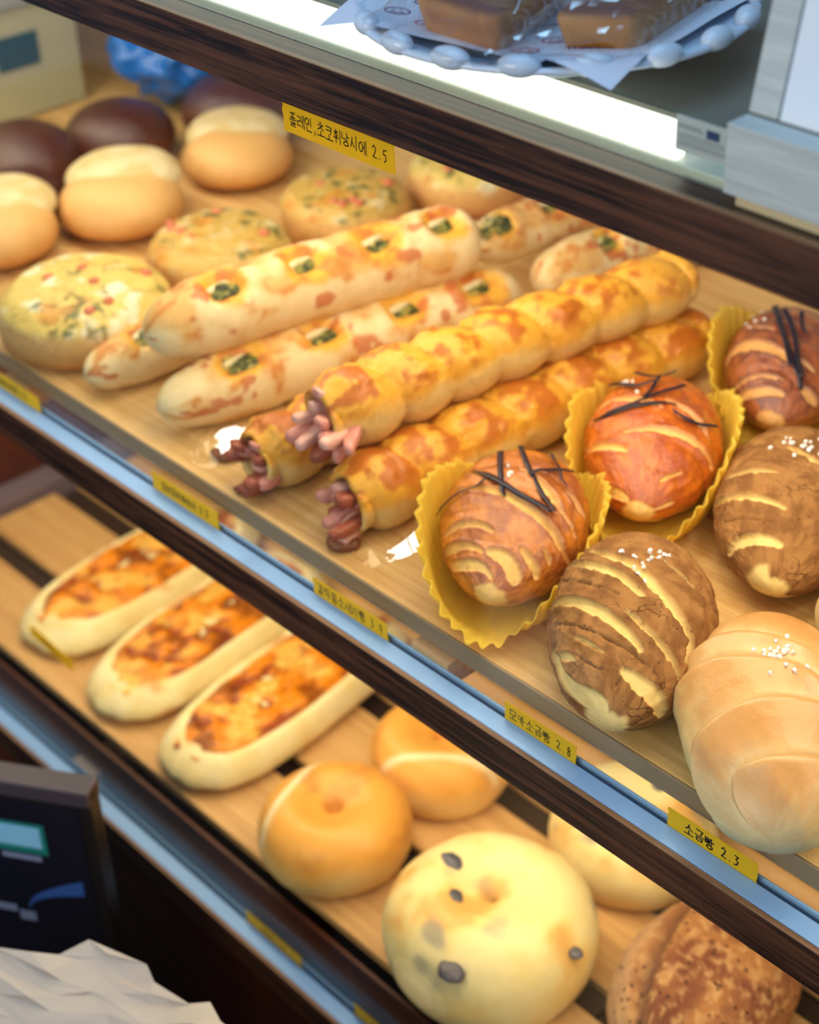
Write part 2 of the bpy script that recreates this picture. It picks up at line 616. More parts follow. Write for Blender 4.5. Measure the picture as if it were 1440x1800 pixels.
BANDS_M1 = [
    ([(0.421, 0.681), (0.273, 0.323), (0.163, 0.027), (-0.03, -0.297), (-0.19, -0.662), (-0.315, -0.967), (-0.446, -1.059)], 6.1),
    ([(0.338, 1.27), (0.309, 0.875), (0.148, 0.464), (0.026, 0.141), (-0.123, -0.133)], 6.2),
    ([(-0.307, 0.004), (-0.438, -0.341), (-0.544, -0.808), (-0.626, -1.203)], 4.0),
    ([(0.008, 1.445), (-0.092, 1.002), (-0.288, 0.416), (-0.458, 0.022), (-0.574, -0.285)], 6.9),
    ([(-0.746, -0.092), (-0.791, -0.513), (-0.80, -1.191), (-0.79, -1.7)], 9.5),
    ([(-0.485, 1.377), (-0.646, 1.369), (-0.775, 1.35), (-0.90, 1.0), (-0.95, 0.3)], 15.0),
    ([(-0.537, 1.22), (-0.637, 0.87)], 4.9),
    ([(-0.494, 0.739), (-0.636, 0.296)], 2.0),
    ([(0.366, -0.079), (0.262, -0.434), (0.191, -0.742)], 1.2),
]
BANDS_M2 = [
    ([(-0.175, 1.541), (-0.34, 0.881), (-0.431, 0.348), (-0.497, 0.011)], 4.8),
    ([(-0.079, 1.002), (-0.105, 0.551), (-0.156, 0.192)], 3.7),
    ([(-0.724, 1.488), (-0.742, 0.925), (-0.758, 0.327), (-0.783, -0.075)], 6.9),
    ([(0.212, 0.125), (0.048, -0.332)], 4.1),
    ([(0.421, 1.15), (0.443, 0.738)], 2.3),
]
BANDS_S1 = [
    ([(-0.446, 1.212), (-0.387, 1.096), (-0.351, 0.891), (-0.302, 0.633), (-0.251, 0.404), (-0.203, 0.163), (-0.169, -0.17), (-0.138, -0.509)], 0.8),
    ([(-0.886, 0.918), (-0.801, 0.81), (-0.724, 0.659), (-0.679, 0.462), (-0.64, 0.183), (-0.599, -0.201), (-0.55, -0.576)], 0.8),
    ([(0.213, 1.35), (0.226, 0.962), (0.223, 0.675), (0.19, 0.334), (0.177, -0.004), (0.16, -0.259), (0.109, -0.515)], 0.6),
    ([(0.49, 0.956), (0.512, 0.73), (0.497, 0.43), (0.449, -0.008), (0.393, -0.363), (0.365, -0.537)], 0.7),
]

BANDS_O4 = [([(0.1, 1.2), (0.0, 0.4), (-0.1, -0.4)], 5.0), ([(-0.3, 1.2), (-0.45, 0.3), (-0.5, -0.7)], 6.0), ([(0.4, 0.9), (0.3, 0.0), (0.2, -0.8)], 4.0)]
BANDS_S2 = BANDS_S1
CRACKS_M1 = [([(0.20, 1.15), (0.06, 0.75), (-0.08, 0.40), (-0.14, 0.15)], 1.1), ([(-0.25, 1.25), (-0.43, 0.62), (-0.55, 0.18), (-0.64, -0.35), (-0.70, -0.95)], 1.3),
             ([(-0.60, 0.85), (-0.72, 0.55), (-0.76, 0.2)], 1.0), ([(0.05, -0.1), (-0.10, -0.45), (-0.26, -0.75)], 0.9), ([(-0.66, 0.0), (-0.76, -0.2), (-0.86, 0.1)], 0.8)]
CRACKS_M2 = [([(-0.5, 1.2), (-0.58, 0.6), (-0.62, 0.1)], 1.0), ([(0.1, 0.9), (0.05, 0.3), (-0.05, -0.4)], 0.9)]


def band_mask(T, PH, bands, a, b, soft=0.0012, lens=True, wob=0.0):
    """1 inside the stripes, 0 outside"""
    X, Y = T * a, PH * b * 0.85
    out = np.zeros_like(T)
    for pts, w in bands:
        P = np.array(pts) * np.array([a, b * 0.85])
        # smooth the polyline
        for _ in range(2):
            Q = [P[0]]
            for p0, p1 in zip(P[:-1], P[1:]):
                Q += [0.75 * p0 + 0.25 * p1, 0.25 * p0 + 0.75 * p1]
            P = np.array(Q + [P[-1]])
        seg = np.linalg.norm(np.diff(P, axis=0), axis=1)
        cum = np.r_[0, np.cumsum(seg)]
        best = np.full(T.shape, 9.0)
        for k in range(len(P) - 1):
            d = P[k + 1] - P[k]
            u = np.clip(((X - P[k, 0]) * d[0] + (Y - P[k, 1]) * d[1]) / (d @ d + 1e-12), 0, 1)
            dist = np.hypot(X - P[k, 0] - u * d[0], Y - P[k, 1] - u * d[1])
            g = (cum[k] + u * seg[k]) / cum[-1]
            hw = w * 0.0005 * (np.sqrt(np.clip(np.sin(np.pi * (0.06 + 0.88 * g)), 0, 1)) if lens else 1.0)
            best = np.minimum(best, dist - hw)
        out = np.maximum(out, ss(soft, -soft, best + wob))
    return out


def roll_grid(kind, a, b, h, seed, cols, bands, cracks=(), nu=210, nv=200):
    t = np.sin(np.linspace(-np.pi / 2 * 0.985, np.pi / 2 * 0.985, nu))[:, None]
    ph = np.linspace(0, 2 * np.pi, nv + 1)[:-1][None, :]
    T, PH = np.broadcast_arrays(t, ph)
    p_, q_ = {'glaze': (2.2, 0.62), 'mocha': (2.3, 0.55), 'salt': (3.0, 0.50)}[kind]
    env = (1 - np.abs(T) ** p_) ** q_
    env = env * (1 - 0.20 * np.clip(-T, 0, 1) ** 1.5) * (1 + 0.05 * np.clip(T, 0, 1))
    S = np.stack([np.cos(PH) * 1.2, np.sin(PH) * 1.2, T * 2.0], -1)
    wob = fbm(S * 1.6, seed, 3) - 0.5
    fine = fbm(S * 9, seed + 9, 3) - 0.5
    ang = np.angle(np.exp(1j * PH))
    n3 = fbm(S * 4 + 3, seed + 20, 4)
    r = env * (1 + 0.05 * wob)
    crk = band_mask(T, ang, cracks, a, b, 0.0006, True, 0.0012 * fine) if cracks else 0.0 * T
    if kind == 'salt':
        rel, crown = 0.0, 1.0
        for pts, w in bands:
            P = np.array(sorted(pts, key=lambda q: q[1]))
            lo = P[0, 0] - 0.10 * np.clip(P[0, 1] - ang, 0, 2)
            tc = np.where(ang < P[0, 1], lo, np.interp(ang, P[:, 1], P[:, 0]))
            tc = np.where(ang > P[-1, 1], P[-1, 0] + (P[-1, 0] - P[-2, 0]) / (P[-1, 1] - P[-2, 1] + 1e-6) * np.clip(ang - P[-1, 1], 0, 0.6), tc)
            d = (tc - T) * a
            k = w / 0.8
            rel = rel + k * np.where(d > 0, 0.0085 * np.exp(-d / 0.028) * np.sqrt(np.clip(d / 0.007, 0, 1)), -0.0050 * np.exp(d / 0.014)) - k * 0.0050 * np.exp(-(d / 0.0022) ** 2)
            crown = crown * (1 - 0.8 * np.exp(-np.abs(d + 0.002) / 0.006))
        r = r + env * rel / b
        msk = None
    else:
        m = band_mask(T, ang, bands, a, b, 0.0010, True, 0.0012 * fine + 0.0015 * wob)
        tip = {'glaze': 0.93, 'mocha': 0.955}[kind]
        m = np.maximum(m, ss(tip, tip + 0.02, np.abs(T) + 0.04 * wob))
        if kind == 'mocha':
            m = np.maximum(m, ss(-0.90, -0.93, T + 0.05 * wob) * ss(0.1, 0.4, ang))
        low = ss(-0.55, -0.75, np.cos(PH) + 0.2 * wob)       # the topping ends near the base
        m = np.maximum(m, low * 0.8)
        msk = 1 - m
        lay = np.abs(np.sin((np.abs(T + 0.05) - (0.05 if kind == 'glaze' else 0.14) * np.sin(ang) * np.sign(T + 0.05)) * 10.5 + 2.4 * wob)) ** 0.6 - 0.6
        edge = band_mask(T, ang, [(q_0, w_0 + 5.0) for q_0, w_0 in bands], a, b, 0.0030, True)
        halo = edge * (1 - m)
        r = r + env * ((0.070 if kind == 'glaze' else 0.072) * msk + 0.045 * halo + (0.055 if kind == 'glaze' else 0.030) * lay + (0.05 if kind == 'glaze' else 0.085) * msk * fine - 0.065 * crk * msk)
    y = b * r * np.sin(PH)
    z = h * r * np.cos(PH)
    cut = -0.72 * h
    z = np.where(z < cut, cut + (z - cut) * 0.12, z) + 0.8 * h
    x = a * T + 0.004 * np.sin(PH) * env
    V = np.stack([x, y, z], -1)
    V[..., 2] -= V[..., 2].min() - 0.0015
    zz = V[..., 2] / V[..., 2].max()
    if kind == 'salt':
        d0, d1, d2 = [lin(c) for c in cols]       # low dough, side, golden crown
        c = mix(d0, d1, ss(0.12, 0.50, zz + 0.2 * (n3 - 0.5)))
        c = mix(c, d2, ss(0.30, 0.85, zz + 0.30 * (n3 - 0.5)) * crown)
        al = ss(0.3, 0.9, zz)
    else:
        dough, g1, g2 = [lin(c) for c in cols]
        tp = mix(g1, g2, ss(0.35, 0.68, n3 + 0.30 * fine + (0.25 * halo if kind == 'glaze' else 0)))
        tp = mix(tp, g2 * 0.55, 0.85 * crk)
        dd = mix(dough, dough * np.array([0.88, 0.74, 0.52]), ss(0.45, 0.8, n3) * 0.45)
        c = mix(dd, tp, msk)
        al = msk
    return V, np.concatenate([c, al[..., None]], -1)


def surf_at(V, t, ph):
    """point and outward normal on a roll grid at axial position t in -1..1 and angle ph (0 is the top)"""
    nu, nv = V.shape[:2]
    u = np.arcsin(np.clip(t, -0.99, 0.99)) / (np.pi / 2 * 0.985) * 0.5 + 0.5
    i = int(np.clip(u * (nu - 1), 1, nu - 2))
    j = int(round((ph % (2 * np.pi)) / (2 * np.pi) * nv)) % nv
    p = V[i, j]
    n = np.cross(V[i + 1, j] - V[i - 1, j], V[i, (j + 1) % nv] - V[i, j - 1])
    n = n / (np.linalg.norm(n) + 1e-12)
    c = V[i].mean(0)
    if np.dot(n, p - c) < 0:
        n = -n
    return p, n


def ribbon(name, pts, nrm, w0, w1, th, mat, parent):
    pts, nrm = np.asarray(pts), np.asarray(nrm)
    d = np.gradient(pts, axis=0)
    d /= np.linalg.norm(d, axis=1)[:, None]
    sd = np.cross(nrm, d)
    sd /= np.linalg.norm(sd, axis=1)[:, None] + 1e-9
    w = np.linspace(w0, w1, len(pts))[:, None] / 2
    V = np.stack([pts + sd * w, pts - sd * w, pts - sd * w + nrm * th, pts + sd * w + nrm * th], 1)
    return tube_mesh(name, V, mat, parent)


def smooth_pts(p, n=3):
    p = np.array(p)
    for _ in range(n):
        p[1:-1] = (p[:-2] + 2 * p[1:-1] + p[2:]) / 4
    return p


M_weed = plain('seaweed', L4(34, 26, 44), 0.35, var=0.5, vscale=300, bump=0.3, bscale=900)
M_salt = plain('salt', L4(246, 240, 238), 0.4, var=0.02)
B_glaze = bread_mat('glazed_roll', rough=(0.45, 0.24), bump=0.55, bscale=240, fine=1300, var=0.24, spec=0.5, coat=0.7)
B_mocha = bread_mat('mocha_roll', rough=(0.55, 0.8), bump=0.5, bscale=160, fine=1500, var=0.16, cracks=0.9, pits=0.9, spec=0.2)
B_salt = bread_mat('salt_roll', rough=(0.5, 0.3), bump=0.18, bscale=130, fine=1100, var=0.12, spec=0.45, coat=0.35)

cube_v = np.array([(x, y, z) for z in (-1, 1) for y in (-1, 1) for x in (-1, 1)], float)
cube_f = [(0, 2, 3, 1), (4, 5, 7, 6), (0, 1, 5, 4), (2, 6, 7, 3), (0, 4, 6, 2), (1, 3, 7, 5)]
grain_me = None


def salt_grains(root, V, spots, seed):
    """coarse salt: small chipped crystals sharing one mesh"""
    global grain_me
    r = np.random.default_rng(seed)
    for (t, ph) in spots:
        p, n = surf_at(V, t, ph)
        if grain_me is None:
            o = raw('salt_grain', cube_v * np.array([0.0013, 0.0010, 0.0009]) * (1 + 0.25 * (rng.random((8, 3)) - 0.5)), cube_f, M_salt, root, smooth=False)
            bm = o.modifiers.new('bevel', 'BEVEL')
            bm.width, bm.segments = 0.0004, 2
            grain_me = o
        else:
            o = grain_me.copy()
            COL.objects.link(o)
            o.parent = root
        o.location = p + n * 0.0006
        o.rotation_euler = tuple(r.random(3) * 6)
        s = 0.75 + 0.6 * r.random()
        o.scale = (s, s, s)


def cluster(t0, p0, n, st, sp_, seed):
    r = np.random.default_rng(seed)
    return [(t0 + st * r.normal(), p0 + sp_ * r.normal()) for _ in range(n)]


def seaweed(root, V, strips):
    for q, (pts, w, lift) in enumerate(strips):
        pts = np.array(pts)
        u0 = np.linspace(0, 1, len(pts))
        n = 22
        P_, N_ = [], []
        for i in range(n):
            u = i / (n - 1)
            p, nn = surf_at(V, np.interp(u, u0, pts[:, 0]), np.interp(u, u0, pts[:, 1]))
            P_.append(p + nn * (0.0018 + 0.0004 * (q % 3) + lift * (2 * u - 1) ** 2))
            N_.append(nn)
        ribbon('seaweed_strip', smooth_pts(P_, 10), smooth_pts(N_, 10), w, w * 0.65, 0.0005, M_weed, root)


def roll(name, label, cat, kind, mat, loc, th, a, b, seed, cols, bands, group=None, cracks=()):
    V, c = roll_grid(kind, a, b, b * 0.75, seed, cols, bands, cracks)
    t = thing(name, label, cat, loc, math.radians(th), group)
    tube_mesh('dough_body' if kind == 'salt' else 'topped_body', V, mat, t, c)
    return t, V


M_cup = plain('cup_paper', L4(255, 226, 96), 0.55, trans=0.50, var=0.05, vscale=25)


def paper_cup(label, loc, th, a, b, hs, seed, lean=0.0):
    """pleated oval cup, low and open at both ends, standing high along its sides"""
    nu, nv = 14, 320
    ph = np.linspace(0, 2 * np.pi, nv + 1)[:-1]
    r = np.random.default_rng(seed)
    sidew = np.abs(np.sin(ph)) ** 1.5
    wobble = fbm(np.stack([np.cos(ph) * 1.5, np.sin(ph) * 1.5, np.full(nv, seed * 1.3)], -1), seed, 2)
    hgt = (0.004 + (hs[0] if True else 0) * sidew * (np.sin(ph) > 0) + hs[1] * sidew * (np.sin(ph) <= 0)) * (0.75 + 0.5 * wobble)
    V = []
    pl = np.cos(ph * 40)
    for i in range(nu):
        u = i / (nu - 1)
        fl = 1.0 + u * 0.16 + (1 - sidew) * u * 0.10
        ra = 1 + 0.026 * pl * (0.3 + u)
        edge = 0.0012 * np.cos(ph * 20) * u
        V.append(np.stack([a * fl * ra * np.cos(ph), b * (1 + u * (0.26 + 0.1 * (1 - sidew))) * ra * np.sin(ph), 0.0022 + hgt * u ** 1.2 + edge + 0.0012], -1))
    V = np.array(V)
    bot = np.array([V[0] * np.array([s, s, 1]) for s in (0.02, 0.5)])
    G = np.concatenate([bot, V])
    o = raw('paper_cup', G.reshape(-1, 3), grid_faces(len(G), nv), M_cup)
    o.location = loc
    o.rotation_euler = (0, 0, math.radians(th))
    so = o.modifiers.new('solidify', 'SOLIDIFY')
    so.thickness = 0.0004
    tag(o, label, 'baking cup', 'yellow pleated baking cups')
    return o


# ---- seaweed-topped glazed rolls in yellow cups
o1, V1 = roll('seaweed_roll', 'glossy orange-brown roll with crossed seaweed strips in front yellow cup', 'bread roll', 'glaze', B_glaze,
              (-0.2586, 0.0944, 0.0035), 123.6, 0.079, 0.0445, 3, ((236, 188, 106), (206, 120, 42), (164, 84, 28)), BANDS_O1, 'seaweed rolls')
seaweed(o1, V1, [([(0.48, 0.387), (0.08, 0.199), (-0.204, 0.104)], 0.0044, 0.001), ([(0.221, 0.756), (0.016, 0.285), (-0.184, -0.168), (-0.26, -0.593)], 0.0048, 0.001),
                 ([(-0.11, 1.381), (-0.126, 0.783), (-0.02, 0.362)], 0.0032, 0.001), ([(0.594, 0.128), (0.192, -0.169), (-0.088, -0.44), (-0.219, -0.666)], 0.0038, 0.002),
                 ([(0.17, -0.229), (0.304, -0.41), (0.46, -0.80)], 0.0030, 0.002), ([(0.579, -0.404), (0.375, -0.549), (0.128, -0.695)], 0.0020, 0.001)])
salt_grains(o1, V1, cluster(0.15, 0.08, 5, 0.05, 0.10, 4), 5)
o2, V2 = roll('seaweed_roll', 'bright orange glazed roll with seaweed bundle in second yellow cup from front', 'bread roll', 'glaze', B_glaze,
              (-0.2591, 0.2321, 0.0035), 123.7, 0.084, 0.044, 12, ((246, 196, 112), (216, 110, 26), (178, 78, 16)), BANDS_O2, 'seaweed rolls')
seaweed(o2, V2, [([(-0.10, 1.026), (-0.10, 0.427), (0.055, -0.269)], 0.0056, 0.001), ([(-0.111, 1.0), (-0.06, 0.343), (0.348, -0.357)], 0.0040, 0.003),
                 ([(0.475, 0.942), (0.274, 0.353), (0.339, 0.01)], 0.0038, 0.002), ([(-0.004, 0.186), (0.188, 0.105), (0.406, 0.026)], 0.0034, 0.003),
                 ([(-0.103, -0.263), (-0.074, -0.636), (0.03, -0.973)], 0.0034, 0.002), ([(0.494, 0.455), (0.439, 0.177), (0.386, -0.07)], 0.0028, 0.003), ([(0.439, 0.35), (0.60, -0.2)], 0.0024, 0.004)])
salt_grains(o2, V2, cluster(0.40, 0.35, 5, 0.08, 0.2, 6), 6)
o3, V3 = roll('seaweed_roll', 'darker brown glazed roll with hanging seaweed at right under the top shelf', 'bread roll', 'glaze', B_glaze,
              (-0.2620, 0.3850, 0.0035), 119.9, 0.080, 0.0425, 23, ((226, 168, 100), (170, 92, 50), (124, 60, 40)), BANDS_O3, 'seaweed rolls')
seaweed(o3, V3, [([(0.42, 0.346), (-0.13, 0.088), (-0.50, -0.216), (-0.66, -0.60)], 0.0050, 0.002), ([(0.263, 0.145), (0.04, -0.028), (-0.441, -0.243), (-0.62, -0.5)], 0.0046, 0.004),
                 ([(0.207, 0.231), (-0.226, 0.044), (-0.529, -0.17)], 0.0036, 0.001), ([(0.298, -0.102), (0.094, -0.164), (-0.062, -0.272)], 0.0036, 0.003)])
salt_grains(o3, V3, cluster(0.45, 0.75, 6, 0.14, 0.2, 8), 7)
o4, V4 = roll('seaweed_roll', 'orange glazed roll half hidden at the right edge under the top shelf', 'bread roll', 'glaze', B_glaze,
              (-0.185, 0.505, 0.0035), 121, 0.080, 0.0425, 31, ((240, 172, 80), (220, 116, 28), (186, 84, 18)), BANDS_O4, 'seaweed rolls')
seaweed(o4, V4, [([(0.3, -0.6), (0.1, 0.0)], 0.005, 0.002), ([(0.2, -0.1), (0.5, 0.5)], 0.004, 0.002)])
paper_cup('yellow pleated paper cup around the frontmost seaweed roll', (-0.2586, 0.0944, 0.0), 123.6, 0.078, 0.0475, (0.052, 0.050), 2)
paper_cup('yellow paper cup around the bright orange seaweed roll', (-0.2591, 0.2321, 0.0), 123.7, 0.082, 0.0465, (0.054, 0.058), 3)
paper_cup('yellow paper cup with tall side around the darker brown seaweed roll', (-0.2620, 0.3850, 0.0), 119.9, 0.080, 0.0450, (0.060, 0.030), 4)
paper_cup('yellow paper cup around the roll at the right edge below the top shelf', (-0.185, 0.505, 0.0), 121, 0.078, 0.0450, (0.045, 0.030), 5)

# ---- mocha salt rolls
MC = ((238, 206, 132), (166, 116, 66), (136, 90, 48))
m1, VM = roll('mocha_roll', 'brown crusted mocha roll with pale stripes and salt, in front of the seaweed rolls', 'bread roll', 'mocha', B_mocha,
              (-0.1335, 0.0680, 0.0012), 124.5, 0.088, 0.0460, 41, MC, BANDS_M1, 'mocha salt rolls', CRACKS_M1)
salt_grains(m1, VM, cluster(0.34, -0.18, 16, 0.08, 0.16, 9) + cluster(0.12, -0.05, 6, 0.08, 0.1, 10), 11)
m2, VM2 = roll('mocha_roll', 'brown mocha roll at the right edge behind the plain salt roll', 'bread roll', 'mocha', B_mocha,
               (-0.1448, 0.2369, 0.0012), 119.7, 0.088, 0.0460, 57, MC, BANDS_M2, 'mocha salt rolls', CRACKS_M2)
salt_grains(m2, VM2, cluster(0.30, 0.0, 18, 0.10, 0.22, 12), 13)

# ---- plain salt rolls
SCOL = ((210, 210, 164), (230, 204, 146), (208, 144, 76))
s1, VS = roll('salt_roll', 'plain shiny golden salt roll with white salt heap at the right edge', 'bread roll', 'salt', B_salt,
              (-0.0200, 0.0560, 0.0012), 128, 0.0895, 0.0470, 61, SCOL, BANDS_S1, 'plain salt rolls')
salt_grains(s1, VS, cluster(0.22, -0.03, 26, 0.07, 0.10, 14) + [(-0.02, -0.5), (0.05, -0.2), (0.0, 0.05)], 15)
s2, VS2 = roll('salt_roll', 'second golden salt roll just showing at the right edge', 'bread roll', 'salt', B_salt,
               (-0.0180, 0.1800, 0.0012), 125, 0.0800, 0.0440, 67, SCOL, BANDS_S2, 'plain salt rolls')

# ---- long breads: local x runs from the front end (0) to the back end (L), z = 0 on the axis
def long_grid(Lb, R, seed, bend, rad, sq=1.0, nu=200, nv=96, flat=0.85):
    """rad(s, ph, p3) gives the relative radius"""
    u = 0.5 - 0.5 * np.cos(np.linspace(0.03, np.pi - 0.03, nu))
    S_, PH = np.meshgrid(u, np.linspace(0, 2 * np.pi, nv + 1)[:-1], indexing='ij')
    q = np.stack([np.cos(PH) * 0.9, np.sin(PH) * 0.9, S_ * Lb / R * 0.9], -1)
    r = rad(S_, PH, q) * (1 + 0.08 * (fbm(q * 1.7, seed, 3) - 0.5))
    y = R * r * np.sin(PH) + bend * np.sin(np.pi * S_)
    z = R * r * np.cos(PH) * sq
    z = np.where(z < -flat * R * sq, -flat * R * sq + (z + flat * R * sq) * 0.2, z)
    return np.stack([S_ * Lb, y, z], -1), S_, PH, q


M_sausage = plain('sausage', L4(214, 142, 128), 0.35, var=0.28, vscale=160, bump=0.25, bscale=400, spec=0.5)
M_sausage_pale = plain('sausage_pale', L4(232, 176, 160), 0.35, var=0.2, vscale=160, bump=0.25, bscale=400, spec=0.5)
M_sausage_dark = plain('sausage_browned', L4(160, 82, 60), 0.35, var=0.35, vscale=160, bump=0.25, bscale=400, spec=0.5)
B_cheese = bread_mat('cheese_crust', rough=(0.5, 0.32), bump=0.5, bscale=150, fine=900, var=0.16, specks=(330, 0.13, L4(84, 84, 34)), spec=0.45)
B_pale = bread_mat('pale_dough', rough=(0.6, 0.35), bump=0.3, bscale=130, fine=1200, var=0.10, spec=0.3)


def sausage_bread(label, p0, p1, R, seed, n=7.5, front=True, tone=0):
    p0, p1 = np.array(p0), np.array(p1)
    Lb = np.linalg.norm(p1 - p0)

    def rad(s, ph, q):
        k = s * n + 0.18 * np.sin(ph + 0.6) + 0.25 * (vnoise(q * 0.6, seed) - 0.5)
        lump = np.abs(np.sin(np.pi * k)) ** 0.55
        e = (0.80 + 0.20 * ss(0, 0.06, s)) * np.sqrt(np.clip(1 - ss(0.93, 1.012, s) ** 2, 0, 1))
        return e * (0.78 + 0.27 * lump) * (1.02 - 0.12 * s)
    V, S_, PH, q = long_grid(Lb, R, seed, 0.006, rad)
    if front:                                             # hollow front end: roll the rim inwards
        ctr = np.array([0.0, 0.0, 0.0])
        inner = []
        for (xx, sc_) in ((0.030, 0.45), (0.020, 0.66), (0.008, 0.74), (0.001, 0.80), (-0.0025, 0.90)):
            ring_ = V[0].copy()
            ring_[:, 1:] *= sc_
            ring_[:, 0] = V[0, :, 0] + xx + 0.004 * (fbm(q[0] * 2.2, seed + 77, 2) - 0.5)
            inner.append(ring_)
        V = np.concatenate([np.array(inner), V])
        S_ = np.concatenate([np.repeat(S_[:1], 5, 0), S_])
        PH = np.concatenate([np.repeat(PH[:1], 5, 0), PH])
        q = np.concatenate([np.repeat(q[:1], 5, 0), q])
    top = np.cos(PH)
    n1, n2 = fbm(q * 1.5 + 9, seed + 3, 4), fbm(q * 3.2 + 1, seed + 8, 3)
    kk = S_ * n + 0.18 * np.sin(PH + 0.6)
    lump = np.abs(np.sin(np.pi * kk)) ** 0.7
    dough, cheese, brown = lin((226, 190, 118)), lin((232, 168, 58)), lin((184, 92, 28))
    c = mix(dough, cheese, ss(-0.15, 0.35, top + 0.9 * (n1 - 0.5)))
    c = mix(c, brown, ss(0.50, 0.68, n2 + 0.22 * (lump - 0.6) + 0.12 * tone) * ss(0.05, 0.6, top + 0.4 * (n1 - 0.5)) * 0.85)
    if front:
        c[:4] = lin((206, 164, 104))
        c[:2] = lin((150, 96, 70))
    blob = ss(0.60, 0.70, fbm(q * 2.6 + 5, seed + 13, 2)) * ss(0.1, 0.5, top)
    if front:
        blob[:5] = 0
    V[..., 2] += 0.0016 * blob
    V[..., 1] += 0.0010 * blob * np.sign(np.sin(PH))
    t = thing('sausage_bread', label, 'sausage bread', tuple(p0), math.atan2(p1[1] - p0[1], p1[0] - p0[0]), 'cheese sausage breads')
    tube_mesh('braided_body', V, B_cheese, t, np.concatenate([c, ss(0, 0.5, top)[..., None]], -1))
    if front:
        r = np.random.default_rng(seed)
        for i in range(14):
            a_, d_ = r.random() * 6.283, R * 0.60 * math.sqrt(r.random())
            st = np.array([0.024, d_ * 0.8 * math.cos(a_), d_ * 0.8 * math.sin(a_) - 0.001])
            ln = 0.026 + 0.022 * r.random() * (1.1 if math.sin(a_) < 0 else 0.6)
            en = st + np.array([-ln, 0.014 * math.cos(a_) * r.random() + 0.007 * r.normal(), 0.010 * math.sin(a_) - 0.012 * r.random() + 0.003 * r.normal()])
            m_ = 8
            pts = np.array([st + (en - st) * k / (m_ - 1) + np.array([0, 0, -0.003]) * math.sin(3.14 * k / (m_ - 1)) for k in range(m_)])
            V2_ = []
            aa = np.linspace(0, 2 * np.pi, 13)[:-1]
            wx, wz = 0.0042 + 0.0020 * r.random(), 0.0036 + 0.0014 * r.random()
            for k in range(m_):
                e = (1.0 if 0 < k < m_ - 1 else 0.72) * (0.88 + 0.24 * r.random())
                sq = (np.abs(np.cos(aa)) ** 0.4 * np.sign(np.cos(aa)), np.abs(np.sin(aa)) ** 0.4 * np.sign(np.sin(aa)))
                V2_.append(pts[k] + np.stack([np.zeros(12), wx * e * sq[0], wz * e * sq[1]], -1))
            V2_ = np.array(V2_)
            floor_z = -p0[2] + 0.0025
            V2_[..., 2] = np.maximum(V2_[..., 2], floor_z)
            tube_mesh('sausage_strip', V2_, (M_sausage, M_sausage_dark, M_sausage_pale)[int(r.choice(3, p=(0.45, 0.3, 0.25)))], t)
    return t


sausage_bread('cheese sausage bread lying on top of two others, sausage strips poking out', (-0.398, 0.052, 0.0735), (-0.358, 0.385, 0.0735), 0.0275, 101)
sausage_bread('cheese sausage bread at the right of the sausage pile, beside yellow cups', (-0.364, 0.042, 0.0262), (-0.345, 0.395, 0.0262), 0.0280, 117, tone=0.6)
sausage_bread('cheese sausage bread underneath the pile at left, mostly hidden', (-0.452, 0.032, 0.0252), (-0.430, 0.340, 0.0252), 0.0265, 131, tone=0.5)
# a fallen slice of browned sausage
a1, a2 = np.meshgrid(np.linspace(0, 2 * np.pi, 40), np.linspace(0, 2 * np.pi, 17)[:-1], indexing='ij')
rr = 0.0075 + 0.0032 * np.cos(a2) * (1 + 0.3 * np.sin(3 * a1))
V = np.stack([rr * np.cos(a1) * 1.2, rr * np.sin(a1), 0.0032 + 0.0032 * np.sin(a2) * (1 + 0.25 * np.sin(5 * a1))], -1)
o = raw('sausage_slice', V.reshape(-1, 3), grid_faces(40, 16), plain('burnt_sausage', L4(120, 66, 36), 0.4, var=0.4, vscale=260, bump=0.5, bscale=300))
o.location = (-0.358, 0.030, 0.0004)
tag(o, 'small browned ring-shaped slice fallen on the tray front below the sausage breads', 'sausage slice')
o = o.copy()
COL.objects.link(o)
o.location = (-0.505, 0.045, 0.0004)
o.rotation_euler = (0, 0, 1.3)
tag(o, 'dark browned crumb ring under the front end of the herb-filled stick', 'sausage slice')

M_green = plain('green_filling', L4(74, 84, 36), 0.35, var=0.6, vscale=240, bump=0.5, bscale=260)
M_cream = plain('cream_filling', L4(222, 208, 160), 0.4, var=0.15, vscale=200)


def blob_mesh(name, c, r, seed, mat, parent, amp=0.35, rot=0.0, nu=18, nv=24):
    w_, p_ = np.meshgrid(np.linspace(0.08, np.pi - 0.08, nu), np.linspace(0, 2 * np.pi, nv + 1)[:-1], indexing='ij')
    d = np.stack([np.sin(w_) * np.cos(p_), np.sin(w_) * np.sin(p_), np.cos(w_)], -1)
    k = 1 + amp * (fbm(d * 1.8 + seed, seed, 3) - 0.5) * 2
    V = d * k[..., None] * np.asarray(r)
    cr, sr = math.cos(rot), math.sin(rot)
    V = np.stack([V[..., 0] * cr - V[..., 1] * sr, V[..., 0] * sr + V[..., 1] * cr, V[..., 2]], -1) + np.asarray(c)
    return tube_mesh(name, V, mat, parent)


B_fillmix = bread_mat('herb_filling', rough=(0.35, 0.35), bump=0.8, bscale=260, fine=900, var=0.3, spec=0.5)


